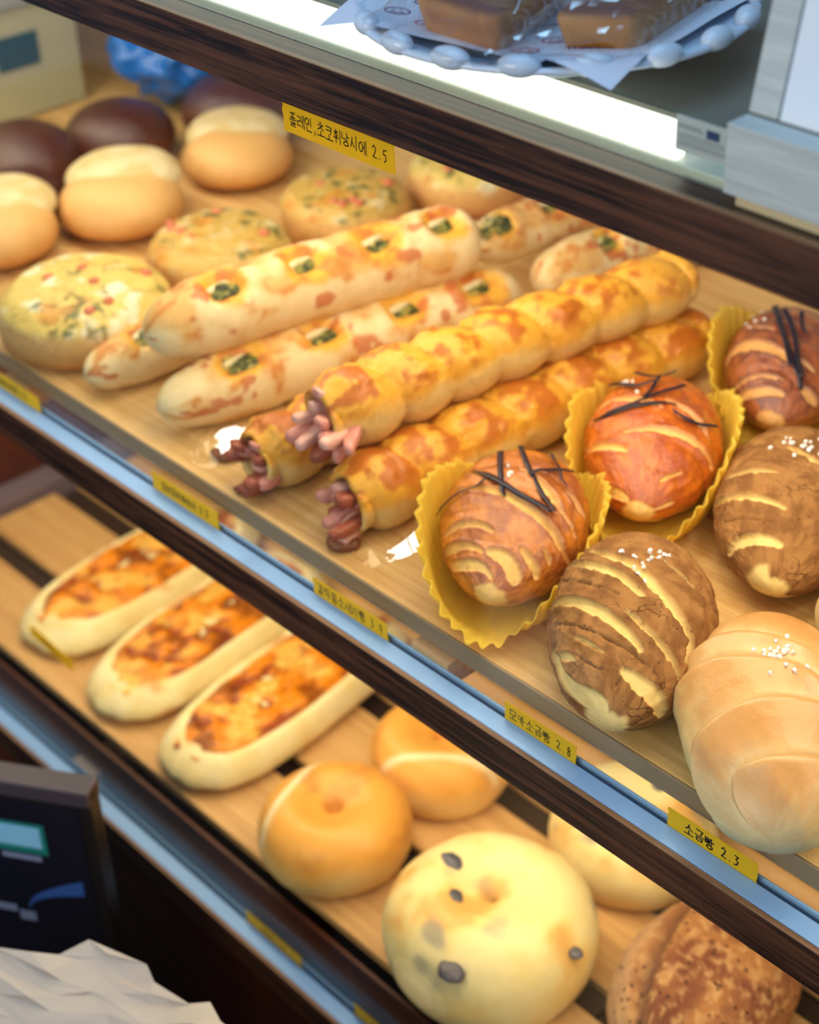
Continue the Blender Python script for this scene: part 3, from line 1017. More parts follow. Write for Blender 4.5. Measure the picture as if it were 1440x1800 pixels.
def filling_mesh(c, r, seed, parent, nu=26, nv=40):
    w_, p_ = np.meshgrid(np.linspace(0.06, np.pi - 0.06, nu), np.linspace(0, 2 * np.pi, nv + 1)[:-1], indexing='ij')
    d = np.stack([np.sin(w_) * np.cos(p_), np.sin(w_) * np.sin(p_), np.cos(w_)], -1)
    k = 1 + 0.5 * (fbm(d * 3.2 + seed, seed, 3) - 0.5) * 2
    n1, n2 = fbm(d * 3.0 + 5, seed + 1, 3), fbm(d * 3.6 + 9, seed + 2, 3)
    cc = mix(lin((62, 72, 30)), lin((128, 128, 50)), ss(0.48, 0.56, n1))
    cc = mix(cc, lin((198, 172, 84)), ss(0.58, 0.64, n2))
    cc = mix(cc, lin((34, 42, 26)), ss(0.42, 0.36, n2) * 0.8)
    o = tube_mesh('filling', d * k[..., None] * np.asarray(r), B_fillmix, parent, np.concatenate([cc, np.ones(cc.shape[:2] + (1,))], -1))
    o.location = c
    return o


def herb_stick(label, p0, p1, R, seed, slits=(0.21, 0.43, 0.66, 0.87), off=-0.42, bend=0.005):
    p0, p1 = np.array(p0), np.array(p1)
    Lb = np.linalg.norm(p1 - p0)

    def rad(s, ph, q):
        e = np.clip(s / 0.16, 0, 1)
        b_ = np.clip((1 - s) / 0.10, 0, 1)
        r = (0.62 + 0.38 * ss(0.0, 1.0, np.clip(s / 0.22, 0, 1) ** 0.8)) * (1 - (1 - np.clip(s / 0.075, 0, 1)) ** 2.2) ** 0.5 * (1 - (1 - b_) ** 2.2) ** 0.5
        g = 0
        for sl in slits:
            g = g + 0.34 * np.exp(-((s - sl) / 0.050) ** 4) * np.exp(-((np.angle(np.exp(1j * (ph - off)))) / 0.42) ** 4)
        waist = sum(-0.05 * np.exp(-((s - (a_ + b2) / 2) / 0.03) ** 2) for a_, b2 in zip(slits[:-1], slits[1:]))
        return r * (1 + waist) - g
    V, S_, PH, q = long_grid(Lb, R, seed, bend, rad)
    top = np.cos(PH)
    n1, n2 = fbm(q * 1.4 + 2, seed + 3, 4), fbm(q * 3.0 + 7, seed + 6, 3)
    flour, tan, brown, yel = lin((236, 212, 162)), lin((222, 176, 108)), lin((190, 98, 38)), lin((230, 172, 66))
    c = mix(flour, tan, ss(0.45, 0.70, n1 + 0.12 * top))
    dph = np.angle(np.exp(1j * (PH - off)))
    near = sum(np.exp(-((S_ - sl) / 0.075) ** 2) for sl in slits) * np.exp(-(dph / 0.85) ** 2)
    c = mix(c, yel, ss(0.30, 0.60, near + 0.7 * (n1 - 0.5)))
    c = mix(c, brown, ss(0.50, 0.80, near * 0.55 + 1.3 * (n2 - 0.40)) * ss(0.05, 0.35, near) * 0.9)
    c = mix(c, lin((206, 130, 62)), ss(0.52, 0.62, n1 + 0.10 * (np.cos(dph) - 0.5)) * ss(0.45, 0.6, n2) * (np.cos(dph) > 0.1) * 0.8)
    spot = ss(0.69, 0.73, fbm(q * 2.3 + 4, seed + 31, 2))
    c = mix(c, lin((196, 104, 58)), spot * 0.8 * (top > -0.2))
    t = thing('herb_stick', label, 'filled bread stick', tuple(p0), math.atan2(p1[1] - p0[1], p1[0] - p0[0]), 'herb-filled bread sticks')
    tube_mesh('stick_body', V, B_pale, t, np.concatenate([c, near.clip(0, 1)[..., None]], -1))
    r = np.random.default_rng(seed)
    for sl in slits:
        cx, cy, cz = sl * Lb, R * 0.70 * math.sin(off) + bend * math.sin(math.pi * sl), R * 0.70 * math.cos(off)
        dy, dz = math.sin(off), math.cos(off)
        f = filling_mesh((cx, cy - 0.1 * R * dy, cz - 0.1 * R * dz), np.array((0.0185, 0.0105, 0.0052)) * (1.15 if sl == slits[0] else 0.85), seed + int(sl * 100), t)
        f.rotation_euler = (-off, 0, 0)
        blob_mesh('cheese_piece', (-0.004, 0.0045, 0.0030), (0.012, 0.0034, 0.0030), seed + 5 + int(sl * 90), M_cream, f, 0.3, 0.2)
    return t


herb_stick('pale herb-filled stick in front, open slit with green filling near its tip', (-0.562, 0.026, 0.0245), (-0.503, 0.345, 0.0245), 0.0280, 201)
herb_stick('herb-filled stick stacked on top, blunt front end toward the label', (-0.586, 0.038, 0.0725), (-0.532, 0.325, 0.0725), 0.0310, 213, (0.22, 0.46, 0.68, 0.88))
herb_stick('herb-filled stick underneath the stack, only its small tip showing', (-0.650, 0.020, 0.0205), (-0.632, 0.290, 0.0205), 0.0230, 227)
herb_stick('browned herb-filled stick at the back left behind the stacked one', (-0.560, 0.350, 0.0440), (-0.535, 0.520, 0.0440), 0.0230, 233, (0.15, 0.45, 0.75))
herb_stick('browned herb-filled stick at the back behind the topmost sausage bread', (-0.500, 0.362, 0.0270), (-0.462, 0.560, 0.0270), 0.0265, 241, (0.35, 0.65, 0.88))


# ---- round breads by revolution
def round_grid(prof, seed, amp=0.06, nv=110, sc=3.0, size=0.06):
    """prof: list of (r, z) from the bottom centre to the top centre"""
    prof = np.array(prof)
    d = np.r_[0, np.cumsum(np.linalg.norm(np.diff(prof, axis=0), axis=1))]
    u = np.linspace(0, d[-1], 90)
    r, z = np.interp(u, d, prof[:, 0]), np.interp(u, d, prof[:, 1])
    for _ in range(6):
        r[1:-1] = (r[:-2] + 2 * r[1:-1] + r[2:]) / 4
        z[1:-1] = (z[:-2] + 2 * z[1:-1] + z[2:]) / 4
    r[0] = r[-1] = 0.0004
    ph = np.linspace(0, 2 * np.pi, nv + 1)[:-1]
    V = np.stack([r[:, None] * np.cos(ph), r[:, None] * np.sin(ph), np.broadcast_to(z[:, None], (90, nv))], -1)
    q = V / size * sc / 3
    k = 1 + amp * (fbm(q * 1.3, seed, 3) - 0.5) * 2
    V = V * np.stack([k, k, 1 + (k - 1) * 0.6], -1)
    V[..., 2] -= V[..., 2].min()
    return V, V[..., 2] / V[..., 2].max(), q, np.broadcast_to((u / d[-1])[:, None], (90, nv))


def dome(R, H, low=0.75):
    a = np.linspace(-np.pi / 2, np.pi / 2, 24)
    return [(0, 0), (R * 0.55, 0)] + [(R * math.cos(x) ** 0.8, H * 0.38 + (H * 0.62 if x > 0 else H * 0.38) * math.sin(x)) for x in a if -1.0 < x < 1.55] + [(0, H)]


B_quiche = bread_mat('herb_cheese_top', rough=(0.55, 0.35), bump=0.6, bscale=160, fine=800, var=0.15, specks=(210, 0.2, L4(70, 84, 44)), spec=0.45)
B_bun = bread_mat('soft_bun', rough=(0.45, 0.6), bump=0.12, bscale=110, fine=900, var=0.07, spec=0.4)
M_ham = plain('ham_cube', L4(206, 116, 82), 0.4, var=0.3, vscale=200, bump=0.3)


def herb_round(label, loc, R, H, seed, pale):
    prof = [(0, 0), (R * 0.86, 0), (R * 0.97, H * 0.12), (R, H * 0.45), (R * 0.97, H * 0.70), (R * 0.80, H * 0.92), (R * 0.4, H * 1.0), (0, H)]
    V, zz, q, u = round_grid(prof, seed, 0.05, size=R)
    n1, n2 = fbm(q * 4.5, seed + 2, 4), fbm(q * 9, seed + 4, 3)
    crust, gold = lin((222, 172, 104)), lin((196, 128, 58))
    base = lin((226, 198, 108)) if pale else lin((206, 168, 86))
    c = mix(gold, crust, ss(0.0, 0.5, zz))
    tp = mix(base, lin((240, 236, 206)), ss(0.55, 0.72, n1) * (1.0 if pale else 0.4))
    tp = mix(tp, lin((84, 92, 44)), ss(0.56, 0.64, n2) * ss(0.42, 0.55, fbm(q * 2.4 + 2, seed + 19, 2)) * 0.9)
    tp = mix(tp, lin((212, 142, 50)), ss(0.60, 0.74, fbm(q * 3.2 + 8, seed + 12, 3)) * 0.8)
    m = ss(0.55, 0.78, zz + 0.25 * (n1 - 0.5))
    c = mix(c, tp, m)
    V[..., 2] += 0.004 * (n1 - 0.5) * m
    t = thing('herb_cheese_bread', label, 'round bread', loc, 0, 'round herb cheese breads')
    tube_mesh('topped_bread', V, B_quiche, t, np.concatenate([c, m[..., None]], -1))
    r = np.random.default_rng(seed)
    for i in range(6):
        a_, d_ = r.random() * 6.28, R * 0.75 * math.sqrt(r.random())
        blob_mesh('ham_cube', (d_ * math.cos(a_), d_ * math.sin(a_), H * (0.99 - 0.10 * (d_ / R) ** 2)), (0.0052, 0.0045, 0.0036), seed + i, M_ham, t, 0.3, r.random() * 3, 10, 14)
    return t


herb_round('pale yellow herb cheese bread at the left front of the middle shelf', (-0.738, 0.079, 0.0012), 0.073, 0.050, 301, True)
herb_round('herb cheese bread second from the left front, partly behind the stacked stick', (-0.742, 0.222, 0.0012), 0.064, 0.046, 313, False)
herb_round('green-flecked herb cheese bread third in its row, below the top label', (-0.737, 0.360, 0.0012), 0.060, 0.046, 327, False)
herb_round('herb cheese bread farthest back under the top shelf edge', (-0.707, 0.485, 0.0012), 0.058, 0.046, 331, True)


def cream_bun(label, loc, R, seed):
    V, zz, q, u = round_grid(dome(R, R * 0.95), seed, 0.04, size=R)
    n1 = fbm(q * 3, seed, 3)
    c = mix(lin((208, 150, 82)), lin((226, 178, 112)), ss(0.1, 0.8, zz + 0.3 * (n1 - 0.5)))
    t = thing('cream_bun', label, 'bun', loc, 0, 'pale cream buns')
    tube_mesh('bun_base', V, B_bun, t, np.concatenate([c, np.zeros(c.shape[:2] + (1,))], -1))
    V, zz, q, u = round_grid(dome(R * 0.93, R * 0.62), seed + 3, 0.05, size=R)
    V = V + np.array([-R * 0.36, R * 0.32, R * 0.40])
    c = mix(lin((214, 188, 130)), lin((228, 212, 168)), ss(0.3, 0.7, fbm(q * 4, seed + 6, 3)))
    tube_mesh('crumbly_lid', V, B_bun, t, np.concatenate([c, np.ones(c.shape[:2] + (1,))], -1))
    return t


cream_bun('pale cream bun cut by the left edge, behind the front herb cheese bread', (-0.925, 0.108, 0.0012), 0.056, 401)
cream_bun('pale cream bun with whitish lid in the middle of its row', (-0.893, 0.222, 0.0012), 0.058, 411)
cream_bun('pale cream bun farthest back beside the top label', (-0.905, 0.365, 0.0012), 0.054, 421)


def dark_bun(label, loc, R, seed):
    V, zz, q, u = round_grid(dome(R, R * 1.0), seed, 0.05, size=R)
    c = mix(lin((120, 66, 40)), lin((78, 36, 26)), ss(0.2, 0.7, zz + 0.3 * (fbm(q * 3, seed, 3) - 0.5)))
    o = tube_mesh('chocolate_bun', V, B_glaze, None, np.concatenate([c, ss(0.4, 0.8, zz)[..., None]], -1))
    o.location = loc
    return tag(o, label, 'bun', 'dark chocolate buns')


dark_bun('dark chocolate bun at the left edge behind the pale buns', (-1.045, 0.205, 0.0012), 0.062, 431)
dark_bun('dark chocolate bun between the other two, beside the pale carton', (-1.035, 0.318, 0.0012), 0.056, 441)
dark_bun('dark chocolate bun farthest right, just below the top shelf edge', (-0.990, 0.440, 0.0012), 0.064, 451)
dark_bun('dark chocolate bun low at left edge, brownest one next to pale bun', (-0.985, 0.165, 0.0012), 0.046, 461)

# ---- lowest shelf
ZB = -PITCH
B_flat = bread_mat('flatbread_dough', rough=(0.6, 0.6), bump=0.25, bscale=110, fine=900, var=0.08, spec=0.25)
B_fill = bread_mat('baked_topping', rough=(0.4, 0.3), bump=0.8, bscale=140, fine=700, var=0.30, spec=0.5)


def topped_flatbread(label, c0, Lb, W, deg, seed):
    nu, nv = 120, 90
    u = np.linspace(0, 1, nu) ** 0.6
    A = np.linspace(0, 2 * np.pi, nv + 1)[:-1]
    U, A_ = np.meshgrid(u, A, indexing='ij')
    p_ = 3.3
    rho = 1 / (np.abs(np.cos(A_)) ** p_ + np.abs(np.sin(A_)) ** p_) ** (1 / p_)
    q = np.stack([np.cos(A_) * 1.6, np.sin(A_) * 1.6, U * 1.5], -1)
    wob = 1 + 0.08 * (fbm(q, seed, 3) - 0.5) * 2
    X, Y = Lb / 2 * U * rho * np.cos(A_) * wob, W / 2 * U * rho * np.sin(A_) * wob
    prof = 0.030 * np.sqrt(np.clip(1 - U ** 3.2, 0, 1)) + 0.004 * np.exp(-((U - 0.80) / 0.12) ** 2) - 0.006 * (1 - ss(0.66, 0.90, U))
    top = np.stack([X, Y, 0.010 + prof], -1)
    bot = np.stack([X[::-1] * 0.99, Y[::-1] * 0.99, 0.010 - 0.010 * np.sqrt(np.clip(1 - U[::-1] ** 4, 0, 1))], -1)
    V = np.concatenate([top, bot[1:]])
    n1 = fbm(V * 60, seed + 2, 4)
    zz = np.clip(V[..., 2] / 0.042, 0, 1)
    c = mix(lin((234, 210, 146)), lin((240, 224, 172)), ss(0.3, 0.7, n1))
    c = mix(c, lin((206, 146, 78)), ss(0.60, 0.75, fbm(V * 28, seed + 8, 3)) * 0.8)
    t = thing('topped_flatbread', label, 'flatbread', (c0[0], c0[1], ZB + 0.0006), math.radians(deg), 'flatbreads with orange topping')
    tube_mesh('flatbread_base', V, B_flat, t, np.concatenate([c, zz[..., None] * 0], -1))
    # the baked filling
    X2, Y2 = X * 0.88, Y * 0.76
    edge = 1 + 0.10 * (fbm(q * 2.2 + 5, seed + 4, 3) - 0.5) * 2
    P2 = np.stack([X2 * edge, Y2 * edge, np.zeros_like(X2)], -1)
    nz = fbm(P2 * 75 + seed, seed + 6, 4)
    nz2 = fbm(P2 * 42 + seed, seed + 9, 3)
    P2[..., 2] = 0.0345 + 0.010 * (nz - 0.35) * (1 - ss(0.8, 1, U)) - 0.004 * ss(0.85, 1.0, U)
    Vt = np.concatenate([P2, (P2 * np.array([0.98, 0.98, 1]) - np.array([0, 0, 0.006]))[::-1]])
    nzz = np.concatenate([nz, nz[::-1]])
    nz2z = np.concatenate([nz2, nz2[::-1]])
    c = mix(lin((150, 62, 6)), lin((230, 136, 10)), ss(0.32, 0.52, nzz))
    c = mix(c, lin((238, 186, 84)), ss(0.56, 0.70, nz2z) * 0.85)
    c = mix(c, lin((104, 42, 18)), ss(0.42, 0.32, nz2z) * 0.7)
    f = tube_mesh('baked_filling', Vt, B_fill, t, np.concatenate([c, np.ones(c.shape[:2] + (1,))], -1))
    return t


topped_flatbread('flatbread with orange baked topping, right one beside the bagels', (-0.628, 0.165), 0.285, 0.118, 98, 501)
topped_flatbread('flatbread with orange baked topping, middle one of three', (-0.752, 0.172), 0.285, 0.117, 98, 513)
topped_flatbread('flatbread with orange baked topping, leftmost, behind the small yellow label', (-0.876, 0.178), 0.285, 0.118, 96, 527)

B_bagel = bread_mat('bagel', rough=(0.55, 0.38), bump=0.2, bscale=110, fine=1000, var=0.08, spec=0.35)


t_grid = {}


def top_z(t, x, y):
    V = t_grid[t.name].reshape(-1, 3)
    d = np.hypot(V[:, 0] - x, V[:, 1] - y)
    near = V[d < 0.006]
    return float(near[:, 2].max()) if len(near) else 0.04


def bagel(label, loc, R, H, seed, blue=False, hole=0.0065, rz=0.0):
    a = np.linspace(-0.9, np.pi - 1.05, 30)
    rm = (R + hole) / 2
    rt = (R - hole) / 2
    prof = [(0, 0), (R * 0.6, 0)] + [(rm + rt * math.cos(x), H * 0.44 + H * 0.56 * math.sin(x)) for x in a] + [(hole * 1.2, H * 0.86), (hole * 0.8, H * 0.72), (0, H * 0.66)]
    V, zz, q, u = round_grid(prof, seed, 0.05, size=R)
    n1, n2 = fbm(q * 2.2, seed + 1, 4), fbm(q * 5, seed + 3, 3)
    if blue:
        c = mix(lin((226, 206, 146)), lin((228, 194, 118)), ss(0.35, 0.7, n1))
        c = mix(c, lin((214, 158, 84)), ss(0.52, 0.68, n1) * ss(0.4, 0.9, zz) * 0.85)
        c = mix(c, lin((130, 124, 116)), ss(0.70, 0.80, fbm(q * 2.6 + 6, seed + 40, 2)) * 0.7)
    else:
        c = mix(lin((228, 192, 122)), lin((222, 158, 68)), ss(0.25, 0.75, zz + 0.45 * (n1 - 0.5)))
        c = mix(c, lin((184, 112, 52)), ss(0.58, 0.75, n1) * ss(0.4, 0.8, zz) * 0.55)
        tear = np.exp(-((V[..., 0] / R + 0.62 + 0.3 * V[..., 1] / R) / 0.05) ** 2) * ss(0.35, 0.6, zz)
        c = mix(c, lin((240, 226, 186)), tear * 0.8)
    t = thing('blueberry_bagel' if blue else 'plain_bagel', label, 'bagel', loc, rz, 'blueberry bagels' if blue else 'plain bagels')
    tube_mesh('bagel_body', V, B_bagel, t, np.concatenate([c, ss(0.3, 0.9, zz)[..., None]], -1))
    t_grid[t.name] = V
    return t


M_berry = plain('blueberry', L4(74, 70, 80), 0.4, var=0.5, vscale=120, bump=0.3)
bagel('plain golden bagel with a dimple, on the front slat beside the flatbreads', (-0.4494, 0.0735, ZB + 0.0006), 0.066, 0.062, 601)
bagel('plain golden bagel half hidden under the middle shelf edge', (-0.4520, 0.1990, ZB + 0.0006), 0.0635, 0.062, 613, rz=2.0)
bb = bagel('large pale blueberry bagel in front on the lowest shelf', (-0.2700, 0.0800, ZB + 0.0006), 0.0840, 0.090, 627, True, 0.004)
for (x, y, z, r) in ((-0.040, -0.004, 0, 0.0100), (-0.013, -0.026, 0, 0.0075), (0.030, -0.070, 0, 0.0115), (0.080, 0.008, 0, 0.006)):
    blob_mesh('blueberry', (x, y, top_z(bb, x, y) - 0.0028), (r, r * 0.85, r * 0.42), int(r * 9000), M_berry, bb, 0.2)
bb = bagel('pale blueberry bagel behind the large one, half hidden under the shelf edge', (-0.2700, 0.2450, ZB + 0.0006), 0.0720, 0.066, 641, True, 0.004)
for (x, y, z, r) in ((0.045, -0.038, 0.030, 0.008), (0.0, 0.030, 0.061, 0.008), (0.06, 0.0, 0.036, 0.007)):
    blob_mesh('blueberry', (x, y, top_z(bb, x, y) - 0.0015), (r, r * 0.9, r * 0.5), int(r * 9100), M_berry, bb, 0.2)

B_rye = bread_mat('rye_crust', rough=(0.7, 0.8), bump=0.9, bscale=180, fine=900, var=0.25, specks=(150, 0.24, L4(58, 34, 24)), spec=0.2)


def rye(label, loc, a, b, h, deg, seed):
    def rad(s, ph, q):
        e = np.sqrt(np.clip(1 - np.abs(2 * s - 1) ** 2.3, 0, 1))
        d = np.angle(np.exp(1j * (ph - (-0.55 if False else 0.62 + 0.5 * (s - 0.5)))))
        return e * (1 - 0.16 * np.exp(-(d / 0.13) ** 2) + 0.06 * np.exp(-((d + 0.3) / 0.2) ** 2))
    V, S_, PH, q = long_grid(2 * a, b, seed, 0.0, rad, sq=h / b, nu=130, nv=140, flat=0.7)
    V[..., 0] -= a
    n1, n2 = fbm(q * 2, seed, 4), fbm(q * 7, seed + 2, 3)
    c = mix(lin((156, 104, 60)), lin((112, 64, 42)), ss(0.4, 0.65, n1))
    c = mix(c, lin((196, 152, 100)), ss(0.5, 0.70, fbm(q * 16, seed + 7, 3)) * 0.6)
    d = np.angle(np.exp(1j * (PH - (0.62 + 0.5 * (S_ - 0.5)))))
    c = mix(c, lin((96, 62, 46)), np.exp(-(d / 0.12) ** 2) * 0.8)
    c = mix(c, lin((186, 150, 112)), ss(0.1, 0.4, d) * (d < 1.2) * 0.6)
    V[..., 2] -= V[..., 2].min()
    t = tube_mesh('rye_loaf', V, B_rye, None, np.concatenate([c, ss(0.3, 0.7, n1)[..., None]], -1))
    t.location, t.rotation_euler = loc, (0, 0, math.radians(deg))
    return tag(t, label, 'loaf', 'dark rye loaves')


rye('dark rye loaf with a lengthwise split, at the bottom right of the lowest shelf', (-0.1209, 0.1560, ZB + 0.0006), 0.088, 0.064, 0.048, 100, 701)
rye('speckled rye loaf seen through the gap below the plain salt roll label', (0.020, 0.215, ZB + 0.0006), 0.095, 0.062, 0.048, 100, 719)

# ------------------------------------------------------------------ handwriting
def circ(cx=0.5, cy=0.5, r=0.5, n=12):
    return [(cx + r * math.sin(6.283 * i / n), cy + r * math.cos(6.283 * i / n)) for i in range(n + 1)]


J = {  # pen strokes in a unit box
    'g': [[(0, 1), (1, 0.95), (0.75, 0)]], 'n': [[(0, 1), (0, 0.1), (1, 0)]],
    'r': [[(0, 1), (0.95, 0.95), (0.9, 0.55), (0.05, 0.5), (0, 0.05), (1, 0)]],
    'm': [[(0, 1), (0.05, 0), (0.95, 0), (1, 0.95), (0, 1)]],
    'bb': [[(0, 1), (0.05, 0), (0.95, 0), (1, 1)], [(0, 0.5), (1, 0.52)], [(0.36, 1), (0.38, 0)], [(0.66, 1), (0.66, 0)]],
    's': [[(0.5, 1), (0.4, 0.5), (0, 0)], [(0.42, 0.6), (1, 0)]], 'o': [circ()],
    'j': [[(0, 1), (0.9, 1), (0, 0)], [(0.45, 0.5), (1, 0)]],
    'ch': [[(0.35, 1.1), (0.65, 1.0)], [(0, 0.72), (0.9, 0.75), (0, 0)], [(0.45, 0.4), (1, 0.02)]],
    'k': [[(0, 1), (1, 0.95), (0.8, 0)], [(0.05, 0.5), (0.9, 0.52)]],
    'p': [[(0, 1), (1, 1)], [(0.32, 1), (0.34, 0)], [(0.68, 1), (0.66, 0)], [(0, 0), (1, 0)]],
    'h': [[(0.35, 1.1), (0.65, 1.0)], [(0.05, 0.75), (0.95, 0.78)], circ(0.5, 0.3, 0.3)],
    'A': [[(0.2, 1), (0.2, 0)], [(0.2, 0.5), (1, 0.5)]], 'I': [[(0.5, 1), (0.5, 0)]],
    'E': [[(0, 0.5), (0.4, 0.5)], [(0.4, 0.95), (0.4, 0.05)], [(0.95, 1), (0.95, 0)]],
    'O': [[(0.5, 1), (0.5, 0)], [(0, 0), (1, 0)]], 'U': [[(0, 1), (1, 1)], [(0.5, 1), (0.45, 0)]], 'EU': [[(0, 0.5), (1, 0.5)]],
    '2': [[(0.05, 0.8), (0.4, 1), (0.8, 0.8), (0.6, 0.45), (0.1, 0.05), (1, 0)]],
    '3': [[(0.1, 1), (0.8, 0.95), (0.4, 0.6), (0.85, 0.4), (0.6, 0.08), (0.1, 0)]],
    '5': [[(0.95, 1), (0.2, 0.95), (0.15, 0.6), (0.7, 0.6), (0.7, 0.2), (0.3, 0)]],
    '8': [circ(0.5, 0.75, 0.25), circ(0.5, 0.25, 0.27)], '9': [circ(0.45, 0.7, 0.3), [(0.75, 0.7), (0.7, 0)]],
    '.': [[(0.4, 0.04), (0.5, 0.0)]], ',': [[(0.5, 0.1), (0.4, -0.2)]],
    'T': [[(0, 1), (1, 1)], [(0.5, 1), (0.5, 0)]], 'H': [[(0, 1), (0, 0)], [(1, 1), (1, 0)], [(0, 0.5), (1, 0.5)]],
    'LA': [[(0, 0), (0.5, 1), (1, 0)], [(0.2, 0.4), (0.8, 0.4)]], 'LN': [[(0, 0), (0, 1), (1, 0), (1, 1)]],
    'LK': [[(0, 1), (0, 0)], [(0.9, 1), (0, 0.45)], [(0.3, 0.6), (1, 0)]],
    'LS': [[(0.95, 0.85), (0.5, 1), (0.05, 0.8), (0.5, 0.5), (0.95, 0.25), (0.5, 0), (0, 0.15)]],
}
VB = {'A', 'I', 'E'}


def syllable(parts):
    if len(parts) == 1:
        return [(parts[0], (0.1, 0.05, 0.9, 0.95))]
    c, v = parts[0], parts[1]
    f = parts[2] if len(parts) > 2 else None
    if v == 'WI':
        return [(c, (0.05, 0.5, 0.6, 0.95)), ('U', (0.0, 0.05, 0.68, 0.4)), ('I', (0.75, 0.0, 1.0, 1.0))]
    if v in VB:
        if f:
            return [(c, (0.0, 0.48, 0.52, 0.95)), (v, (0.62, 0.42, 0.98, 1.0)), (f, (0.2, 0.0, 0.85, 0.32))]
        return [(c, (0.0, 0.15, 0.5, 0.85)), (v, (0.58, 0.0, 1.0, 1.0))]
    if f:
        return [(c, (0.15, 0.62, 0.85, 1.0)), (v, (0.0, 0.38, 1.0, 0.56)), (f, (0.2, 0.0, 0.85, 0.28))]
    return [(c, (0.12, 0.48, 0.88, 1.0)), (v, (0.0, 0.05, 1.0, 0.42))]


def strokes_for(words, h, gap=0.16, aspect=0.82, seed=1, slope=0.0):
    r = random.Random(seed)
    out, x = [], 0.0
    for wd in words:
        if wd == ' ':
            x += 0.5 * h
            continue
        narrow = len(wd) == 1 and wd[0] in '.,'
        digit = len(wd) == 1 and wd[0] in '23589'
        w = h * (0.3 if narrow else 0.55 if digit else aspect)
        dy = r.uniform(-0.06, 0.06) * h + slope * x
        for key, (x0, y0, x1, y1) in syllable(wd):
            for st in J[key]:
                out.append([(x + w * (x0 + (x1 - x0) * px + r.uniform(-.02, .02)), dy + h * (y0 + (y1 - y0) * py + r.uniform(-.02, .02))) for px, py in st])
        x += w + gap * h
    return out, x - gap * h


def ink(name, strokes, w, mapping, mat, parent):
    """strokes as flat pen lines laid on a surface; mapping turns (x, y) into a point"""
    V, F = [], []
    for st in strokes:
        st = [st[0]] + [q for p, q in zip(st[:-1], st[1:]) if abs(q[0] - p[0]) + abs(q[1] - p[1]) > 1e-7]
        for (xa, ya), (xb, yb) in zip(st[:-1], st[1:]):
            dx, dy = xb - xa, yb - ya
            L = math.hypot(dx, dy) or 1e-6
            ux, uy = dx / L * w * 0.45, dy / L * w * 0.45
            px, py = -dy / L * w / 2, dx / L * w / 2
            n = len(V)
            V += [mapping(xa - ux + px, ya - uy + py), mapping(xa - ux - px, ya - uy - py), mapping(xb + ux - px, yb + uy - py), mapping(xb + ux + px, yb + uy + py)]
            F.append((n, n + 1, n + 2, n + 3))
    return raw(name, V, F, mat, parent, smooth=False)


def tape_label(label, x0, x1, z0, z1, words, seed, th=0.55, x_in=0.06, y=-0.0019, slope=0.0, pen=0.0007, tilt=0.0, dirx=1):
    """strip of yellow tape stuck on the front of a pane, with handwriting"""
    W, H = x1 - x0, z1 - z0
    t = thing('price_label', label, 'price label', (x0, y, z0), 0, 'handwritten yellow price labels')
    t.rotation_euler = (0, tilt, 0)
    r = random.Random(seed)
    n = 9
    lf = [(r.uniform(-0.0006, 0.0006), H * i / (n - 1)) for i in range(n)]
    rt = [(W + r.uniform(-0.0006, 0.0006), H * i / (n - 1)) for i in range(n)]
    V = [(a_, 0.0, b_) for a_, b_ in lf] + [(a_, 0.0, b_) for a_, b_ in rt] + [(a_, -0.0003, b_) for a_, b_ in lf] + [(a_, -0.0003, b_) for a_, b_ in rt]
    F = []
    for i in range(n - 1):
        F += [(i, i + 1, n + i + 1, n + i), (2 * n + i, 3 * n + i, 3 * n + i + 1, 2 * n + i + 1), (i, 2 * n + i, 2 * n + i + 1, i + 1), (n + i, n + i + 1, 3 * n + i + 1, 3 * n + i)]
    F += [(0, n, 3 * n, 2 * n), (n - 1, 3 * n - 1, 4 * n - 1, 2 * n - 1)]
    raw('tape', V, F, M_tape, t, smooth=False)
    h = H * th
    st, wd = strokes_for(words, h, seed=seed, slope=slope)
    sc = min(1.0, W * (1 - 2 * x_in) / wd)
    st = [[(px * sc, py) for px, py in s] for s in st]
    off = (W - wd * sc) / 2
    ink('handwriting', st, pen, lambda a_, b_: (off + a_, -0.00036, H * (1 - th) / 2 + b_), M_ink, t)
    return t


SALT_BREAD = [['s', 'O'], ['g', 'EU', 'm'], ['bb', 'A', 'o'], ' ']
tape_label('yellow label reading 플레인, 초코 휘낭시에 2.5 below the top shelf edge', -0.3440, -0.2505, 0.3090, 0.3265,
           [['p', 'EU', 'r'], ['r', 'E'], ['o', 'I', 'n'], [','], ['ch', 'O'], ['k', 'O'], ['h', 'WI'], ['n', 'A', 'o'], ['s', 'I'], ['o', 'E'], ' ', ['2'], ['.'], ['5']], 3, th=0.44)
tape_label('yellow label reading 갈릭롱소세지빵 3.9 in front of the sausage breads', -0.3520, -0.2775, -0.0205, -0.0065,
           [['g', 'A', 'r'], ['r', 'I', 'g'], ['r', 'O', 'o'], ['s', 'O'], ['s', 'E'], ['j', 'I'], ['bb', 'A', 'o'], ' ', ['3'], ['.'], ['9']], 5, th=0.55)
tape_label('yellow label reading 모카소금빵 2.8 in front of the mocha roll', -0.1706, -0.1120, -0.0205, -0.0062,
           [['m', 'O'], ['k', 'A']] + SALT_BREAD + [['2'], ['.'], ['8']], 7, th=0.5)
tape_label('yellow label reading 소금빵 2.3 below the plain salt roll', -0.0420, 0.0207, -0.0205, -0.0062,
           SALT_BREAD + [['2'], ['.'], ['3']], 9, th=0.52, x_in=0.12, pen=0.0009)
